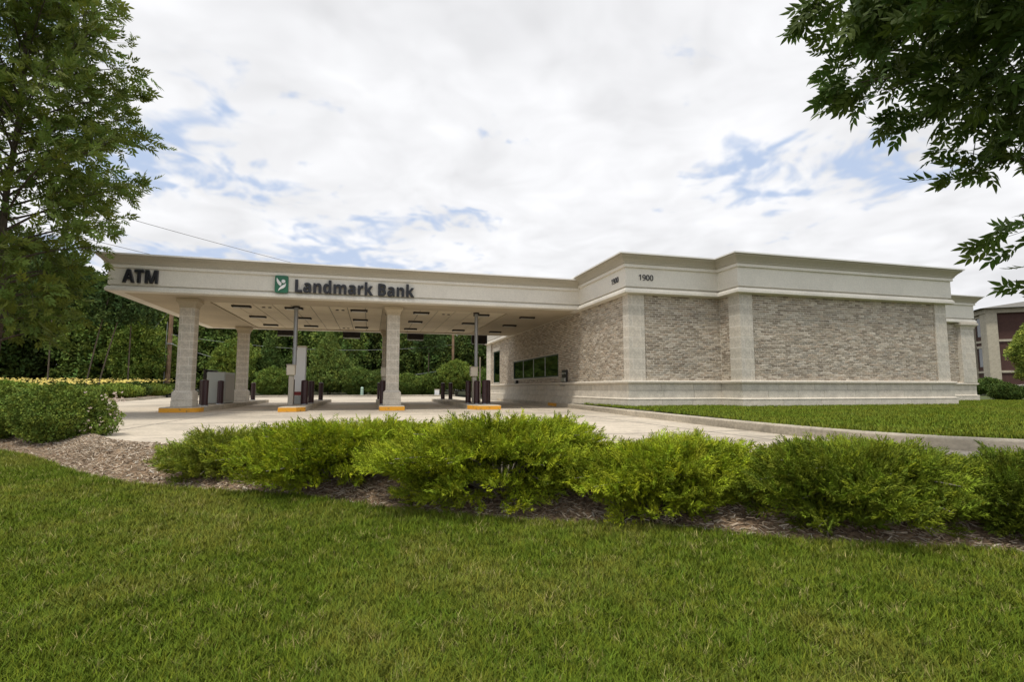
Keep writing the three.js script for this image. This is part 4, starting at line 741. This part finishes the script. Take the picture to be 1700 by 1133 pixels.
// ---- trees and hedge shrubs behind the drive
const tG = 'young trees behind the drive', hG = 'hedge shrubs along the rear kerb';
const treeOpt = (o) => ({ cat: 'tree', crownName: 'crown', stemR: 0.05, stems: 5, bark: M.bark, ...o });
bush('young_tree', 'bushy young tree beside the leaning guy wire and utility pole', tG, -19.2, 0.55, -52.6, 2.7, 6.0, 2.4, 601, MID, 3600, 1.9, [0.12, 0.175, 0.04], treeOpt({}));
bush('young_tree', 'loose young tree seen between the two left columns', tG, -11.6, 0.1, -50.5, 1.9, 5.0, 1.7, 602, MID, 2600, 1.6, [0.11, 0.16, 0.034], treeOpt({}));
bush('young_tree', 'narrow dark young tree just right of the rear left column', tG, -9.0, 0.1, -51.5, 1.5, 5.4, 1.5, 603, MID, 2200, 1.6, [0.05, 0.085, 0.022], treeOpt({ cone: 1 }));
bush('young_tree', 'tall cone shaped young tree between the white kiosk and middle column', tG, -3.75, 0.06, -51.5, 2.7, 5.6, 2.4, 604, MID, 4600, 1.5, [0.095, 0.14, 0.036], treeOpt({ cone: 1 }));
{ const o = bush('young_tree', 'small round headed tree behind the paired bollards', tG, 7.9, 0.1, -49.6, 1.6, 3.1, 1.5, 605, MID, 2600, 1.3, [0.12, 0.17, 0.035], treeOpt({ low: 0.22, stems: 3 })); }
[[-8.2, 2.4, 'hedge shrub behind the gap right of the rear left column', [0.09, 0.14, 0.03]], [-6.4, 2.6, 'hedge shrub left of the white kiosk', [0.08, 0.13, 0.03]], [-1.2, 2.5, 'hedge shrub right of the cone shaped tree', [0.08, 0.125, 0.03]], [0.9, 2.2, 'hedge shrub directly behind the middle column', [0.07, 0.11, 0.028]], [3.3, 1.9, 'dense hedge shrub just right of the middle column', [0.085, 0.13, 0.028]], [5.3, 1.9, 'dense hedge shrub left of the round headed tree', [0.085, 0.13, 0.028]], [10.6, 2.4, 'hedge shrub beside the rear corner of the bank', [0.08, 0.13, 0.03]]].forEach(([x, h, l, c], i) => bush('hedge_shrub', l, hG, x, 0.02, -49.4 - (i % 3) * 0.5, 1.5, h, 1.2, 620 + i, MID, 1900, 1.25, c));
// ---- woods closing the view: one mass of foliage on many stems, with a few trunks that stand out
{
  const r = rng(700), mats = FAR.map(() => []), cols = FAR.map(() => []);
  const H = (a) => (a < -27 ? 12.5 : a < 1 ? lerp(10.2, 8.8, sstep(-24, -10, a)) : a < 10.5 ? 6.6 + 1.2 * vnoise(a * 0.8, 3) : 9.5);
  const crowns = []; for (let i = 0; i < 190; i++) { const a = -78 + i / 190 * 98 + r() * 1.5, d = 57.5 + r() * 22, h = H(a) * (0.7 + r() * 0.4) * d / 62; crowns.push([a, d, h, 2.2 + r() * 1.8, 0.5 + r() * 0.9]); }
  for (const [a, d, h, w, tone] of crowns) {
    const cx = Math.sin(a * Math.PI / 180) * d, cz = -Math.cos(a * Math.PI / 180) * d, n = Math.round(150 + h * 22), g0 = rise(cx, cz) - 0.1;
    for (let k = 0; k < n; k++) { const u = Math.pow(r(), 0.85), az = r() * 6.283, rad = Math.sqrt(r()), pr = Math.sqrt(Math.max(0.12, 1 - Math.pow(u * 1.7 - 0.72, 2))), p = V(cx + Math.cos(az) * w * pr * rad, g0 + 0.3 + u * h, cz + Math.sin(az) * w * pr * rad), q = Math.floor(r() * 3); mats[q].push(place(p, V(r() - 0.5, 0.5 + r(), r() - 0.5), r() * 6.28, 1.1 + r() * 0.9)); cols[q].push(jitterCol(r, [0.095 * tone, 0.14 * tone, 0.026 * tone], 0.7, 0.4)); }
  }
  const w = thing('woodland', 'dark green woodland closing the view behind the drive', 'woods'); w.userData.kind = 'stuff'; FAR.forEach((g, i) => copies('leaves', g, M.wood, mats[i], cols[i], w));
  const trunks = [[-26.5, 50, 10, 0.0, 'slim pale woodland trunk standing straight'], [-24.2, 50, 9, 0.16, 'slim pale woodland trunk leaning right'], [-23.4, 49.5, 9, 0.2, 'thinner pale trunk leaning beside its neighbour'], [-21.2, 51, 10, 0.0, 'dark woodland trunk left of the bushy young tree'], [6.0, 52, 7, 0.0, 'pale slim tree trunk left of the red brown pole']];
  for (const [a, d, h, ln, l] of trunks) { const x = Math.sin(a * Math.PI / 180) * d, z = -Math.cos(a * Math.PI / 180) * d, o = thing('woodland_tree', l, 'tree', x, rise(x, z) - 0.15, z, 'trunks at the edge of the woods'); mesh('trunk', tube([V(0, 0, 0), V(ln * h * 0.5, h * 0.5, 0.1), V(ln * h * 1.05, h, 0)], 0.055, 0.03, 7, 8), M.paleBark, o); const cr = sub('crown', o), m = [], c = []; for (let k = 0; k < 220; k++) { m.push(place(V(ln * h + (r() - 0.5) * 3, h * (0.62 + r() * 0.42), (r() - 0.5) * 3), V(r() - 0.5, 0.6, r() - 0.5), r() * 6, 1 + r() * 0.6)); c.push(jitterCol(r, [0.06, 0.1, 0.025], 0.5, 0.3)); } copies('leaves', FAR[0], M.wood, m, c, cr); }
}
// ---- utility poles and lines
{
  const pole = (x, y, z, h, r, label) => { const o = thing('utility_pole', label, 'utility pole', x, y, z, 'wooden utility poles'); mesh('shaft', tube([V(0, -0.3, 0), V(0.02, h / 2, 0), V(0, h, 0)], r, r * 0.7, 12, 10), M.pole, o); mesh('cross_arm', box(1.8, 0.1, 0.1, 0, h - 0.5, r), M.pole, o); for (const s of [-0.8, -0.3, 0.3, 0.8]) mesh('insulator', cyl(0.04, 0.03, 0.14, s, h - 0.45, r), M.galv, o); return o; };
  const p1 = pole(-17.05, 0.5, -51.6, 10.2, 0.2, 'weathered wooden utility pole left of the front left column'); mesh('conduit', tube([V(-0.24, 0, 0.1), V(-0.24, 3, 0.1), V(-0.22, 6, 0.1)], 0.03, 0.03, 6, 4), M.galv, p1); mesh('cable_bracket', box(0.5, 0.08, 0.08, 0.12, 4.1, 0.2), M.galv, p1);
  pole(7.75, 0.1, -51.2, 9.7, 0.15, 'red brown utility pole seen against the woods under the canopy'); pole(-20, 0.1, -29, 11.5, 0.17, 'tall utility pole hidden behind the ash tree crown');
  const wire = (name, a, b, sag, r, label, cat, m = M.wire) => { const pts = []; for (let k = 0; k <= 12; k++) { const t = k / 12; pts.push(V(lerp(a[0], b[0], t), lerp(a[1], b[1], t) - sag * 4 * t * (1 - t), lerp(a[2], b[2], t))); } tag(mesh(name, tube(pts, r, r, 5, 24), m), label, cat); };
  wire('overhead_wire', [-20, 11.15, -28.8], [7.75, 9.6, -51.1], 0.5, 0.014, 'upper overhead wire crossing the sky above the canopy sign', 'wire');
  wire('overhead_wire', [-20, 9.4, -28.8], [7.75, 8.1, -51.1], 0.6, 0.014, 'lower overhead wire dropping behind the canopy near the ATM letters', 'wire');
  wire('service_cable', [-16.9, 4.6, -51.3], [7.7, 2.7, -51.1], 1.9, 0.018, 'sagging pale cable low across the woods under the canopy', 'cable', M.cable);
  wire('service_cable', [-16.9, 5.4, -51.4], [7.7, 5.0, -51.1], 0.9, 0.011, 'higher thin cable across the woods under the canopy', 'cable', M.cable);
  wire('guy_wire', [-17.1, 7.6, -51.6], [-23.0, 0.5, -53.4], 0, 0.013, 'pale guy wire slanting from the wooden pole to the ground', 'wire', M.cable);
}
// ---- brick office building beyond the right end of the bank
{
  const o = thing('office_building', 'dark red brick office building with cream stone bands beyond the bank', 'building', 59.2, 0.9, -37.6, undefined, -0.62);
  // local frame: corner at origin, front runs along +x, left side runs along -z
  const H = 7.3; mesh('wall', [span(0.3, 30, 0, H, -18, -0.3)], M.darkBrick, o);
  for (const x of [0, 9, 18, 27]) mesh('corner_pier', cbox(0.9, H, 0.5, 0.02, x + 0.45, H / 2, -0.22), M.creamStone, o);
  for (const z of [-3.2, -6.2, -9.2, -12.2]) mesh('side_pier', cbox(0.4, H, 0.35, 0.02, 0.27, H / 2, z), M.creamStone, o);
  mesh('side_pier', cbox(0.4, H, 0.8, 0.02, 0.21, H / 2, -0.90), M.creamStone, o);
  for (const y of [1.35, 4.45]) { mesh('band', span(0.9, 30, y, y + 0.22, -0.35, -0.2), M.creamStone, o); mesh('band', span(0.2, 0.35, y, y + 0.22, -18, -1.3), M.creamStone, o); }
  mesh('band', span(-0.1, 30, H, H + 0.45, -18, 0.05), M.creamStone, o);
  const win = (parent, x, y, w, h) => { const q = sub('window', parent); mesh('window_frame', [span(x, x + w, y, y + 0.1, -0.31, -0.22), span(x, x + w, y + h - 0.1, y + h, -0.31, -0.22), span(x, x + 0.1, y + 0.1, y + h - 0.1, -0.31, -0.22), span(x + w - 0.1, x + w, y + 0.1, y + h - 0.1, -0.31, -0.22), span(x + 0.1, x + w - 0.1, y + h * 0.66, y + h * 0.66 + 0.07, -0.31, -0.23)], M.creamStone, q); mesh('pane', span(x + 0.1, x + w - 0.1, y + 0.1, y + h - 0.1, -0.30, -0.27), M.officeGlass, q); mesh('lintel', span(x - 0.25, x + w + 0.25, y + h, y + h + 0.24, -0.32, -0.18), M.creamStone, q); };
  for (const x of [3.6, 6.4, 11.5, 14.5, 20.5]) { win(o, x, 5.15, 1.5, 1.6); win(o, x, 2.15, 1.5, 1.6); }
  for (const z of [-2.1, -4.7, -7.7, -10.7]) for (const y of [2.0, 5.1]) { const q = sub('window', o); mesh('pane', span(0.27, 0.295, y, y + 1.9, z - 0.55, z + 0.55), M.officeGlass, q); mesh('lintel', span(0.2, 0.29, y + 1.9, y + 2.15, z - 0.7, z + 0.7), M.creamStone, q); }
  const rf = new THREE.BufferGeometry(); const rp = [V(-0.6, H + 0.45, 0.6), V(30.6, H + 0.45, 0.6), V(30.6, H + 0.45, -18.6), V(-0.6, H + 0.45, -18.6), V(8.5, H + 2.4, -9), V(22, H + 2.4, -9)]; mesh('roof', tri([[rp[0], rp[1], rp[5], rp[4]], [rp[1], rp[2], rp[5]], [rp[2], rp[3], rp[4], rp[5]], [rp[3], rp[0], rp[4]], [rp[3], rp[2], rp[1], rp[0]]]), M.shingle, o);
  bush('light_tree', 'light green young tree in front of the brick office building', undefined, 45.6, 0.45, -25.6, 1.7, 5.2, 1.7, 651, MID, 3200, 1.5, [0.16, 0.21, 0.045], treeOpt({ low: 0.15 }));
  bush('foundation_shrub', 'low dark shrub at the foot of the bank end pier', 'small shrubs past the end of the bank', 27.2, 0.2, -16.6, 0.8, 0.7, 0.7, 652, SMALL, 1200, 1.6, [0.05, 0.085, 0.02]);
  bush('foundation_shrub', 'small shrub behind the low dark one past the bank end pier', 'small shrubs past the end of the bank', 36.0, 0.35, -23.0, 1.0, 0.9, 0.8, 653, MID, 700, 1.0, [0.06, 0.1, 0.025]);
  const wall = thing('stone_wall', 'low rough grey stone wall before the brick office building', 'wall', 0, 0, 0); const r = rng(44); for (let i = 0; i < 60; i++) for (let k = 0; k < 2; k++) { const t = i / 60 + k * 0.006, w = 0.48, g = cbox(w, 0.24, 0.4, 0.05); const b = mesh('stone', g, r() < 0.5 ? M.rock : M.stone2, wall); b.position.set(lerp(36, 64, t), 0.52 + 0.4 * t + k * 0.26 + (r() - 0.5) * 0.03, lerp(-25.5, -19, t) + (r() - 0.5) * 0.08); b.rotation.y = -0.23 + (r() - 0.5) * 0.2; }
}

// ================================================================ GRASS AND MULCH
function tuft(seed, n, h, w, rad) { const r = rng(seed), F = []; for (let k = 0; k < n; k++) { const a = r() * 6.283, d = V(Math.cos(a), 0, Math.sin(a)), s = V(-d.z, 0, d.x).multiplyScalar(w), b = V((r() - 0.5) * rad * 2, 0, (r() - 0.5) * rad * 2), H = h * (0.6 + r() * 0.6), lean = 0.15 + r() * 0.75, P = (t, q) => b.clone().addScaledVector(d, t * t * H * lean).add(V(0, H * (t - t * t * lean * 0.25), 0)).addScaledVector(s, q); F.push([P(0, -1), P(0, 1), P(0.55, 0.8), P(0.55, -0.8)], [P(0.55, -0.8), P(0.55, 0.8), P(1, 0)]); } return polys(F); }
function grassCol(r, x, z) { const p = fbm(x * 0.7 + 60, z * 0.7 + 60, 4), q = fbm(x * 3.1, z * 3.1 + 90, 3); const base = mixc([0.118, 0.165, 0.013], [0.185, 0.20, 0.03], sstep(0.42, 0.70, p * 0.6 + q * 0.4)); if (r() < 0.05) return jitterCol(r, [0.31, 0.28, 0.10], 0.5, 0.1); return jitterCol(r, base, 0.6, 0.3); }
{
  const r = rng(900), G = [1, 2, 3].map((s) => tuft(s, 11, 0.052, 0.0017, 0.022)), m = G.map(() => []), c = G.map(() => []);
  const put = (x, z, s, k = Math.floor(r() * 3)) => { m[k].push(place(V(x, lawnY(x, z) - 0.004, z), V((r() - 0.5) * 0.3, 1, (r() - 0.5) * 0.3), r() * 6.28, s)); c[k].push(grassCol(r, x, z)); };
  // rows from the camera out to the bed edge, in the view and a step beyond
  const lawnPoly = [...lawnEdge, [20, 4], [6, 2.5], [-6, 1], [-24, -6]];
  for (let i = 0; i < 900000 && m[0].length + m[1].length + m[2].length < 150000; i++) { const d = 0.7 + Math.pow(r(), 0.8) * 11, u = (r() - 0.5) * 3.6, x = FX * d - FZ * u * d, z = FZ * d + FX * u * d; if (!inPoly(x, z, lawnPoly)) continue; put(x, z, (0.75 + r() * 0.5) * (1 + d * 0.03)); }
  const o = thing('lawn_grass', 'short mown grass of the front lawn', 'grass'); o.userData.kind = 'stuff'; G.forEach((g, i) => copies('grass_blades', g, M.blade, m[i], c[i], o));
}
{
  const r = rng(901), G = [4, 5].map((s) => tuft(s, 14, 0.06, 0.004, 0.06)), m = G.map(() => []), c = G.map(() => []); let n = 0;
  for (let i = 0; i < 200000 && n < 42000; i++) { const x = 6 + Math.pow(r(), 1.3) * 30, z = -17 + r() * 16; if (!inPoly(x, z, sideLawnPoly)) continue; const k = n++ % 2; m[k].push(place(V(x, sideLawnY(x, z) - 0.005, z), V((r() - 0.5) * 0.3, 1, (r() - 0.5) * 0.3), r() * 6.28, 0.8 + r() * 0.6)); c[k].push(jitterCol(r, mixc([0.135, 0.20, 0.014], [0.20, 0.225, 0.03], fbm(x * 0.5, z * 0.8, 3)), 0.5, 0.3)); }
  const o = thing('side_grass', 'short mown grass between the kerb and the bank wall', 'grass'); o.userData.kind = 'stuff'; G.forEach((g, i) => copies('grass_blades', g, M.blade, m[i], c[i], o));
}
{
  const r = rng(902), chip = [1, 2, 3].map((s) => { const q = rng(s + 40), j = () => (q() - 0.5) * 0.006, L = 0.014 + q() * 0.010, W = 0.0035 + q() * 0.003, h = 0.003; return tri([[V(-L, h, -W + j()), V(-L + j(), h, W), V(L, h + j() * 0.5, W * 0.5), V(L + j(), h, -W * 0.6)], [V(-L, 0, W), V(L, 0, W * 0.5), V(L, h, W * 0.5), V(-L, h, W)], [V(-L, h, -W), V(L, h, -W * 0.6), V(L, 0, -W * 0.6), V(-L, 0, -W)]]); }), m = chip.map(() => []), c = chip.map(() => []);
  const cm = std({ color: 0xffffff, roughness: 0.95 });
  for (let i = 0; i < 80000; i++) { const s = 0.20 + r() * 0.62, t = r() * 1.0 - 0.01, [x, y, z] = bedAt(s, clamp(t, 0, 0.985)); const k = i % 3; m[k].push(place(V(x, y + 0.002 + r() * 0.008, z), V((r() - 0.5) * 0.9, 1, (r() - 0.5) * 0.9), r() * 6.28, 0.6 + r() * 0.9)); const v = r(); c[k].push(jitterCol(r, v < 0.40 ? [0.32, 0.24, 0.165] : v < 0.80 ? [0.45, 0.365, 0.265] : [0.58, 0.50, 0.40], 0.5, 0.1)); }
  const o = thing('mulch_chips', 'shredded brown bark mulch in the planting bed', 'mulch'); o.userData.kind = 'stuff'; chip.forEach((g, i) => copies('chips', g, cm, m[i], c[i], o));
}
renderer.render(scene, camera);
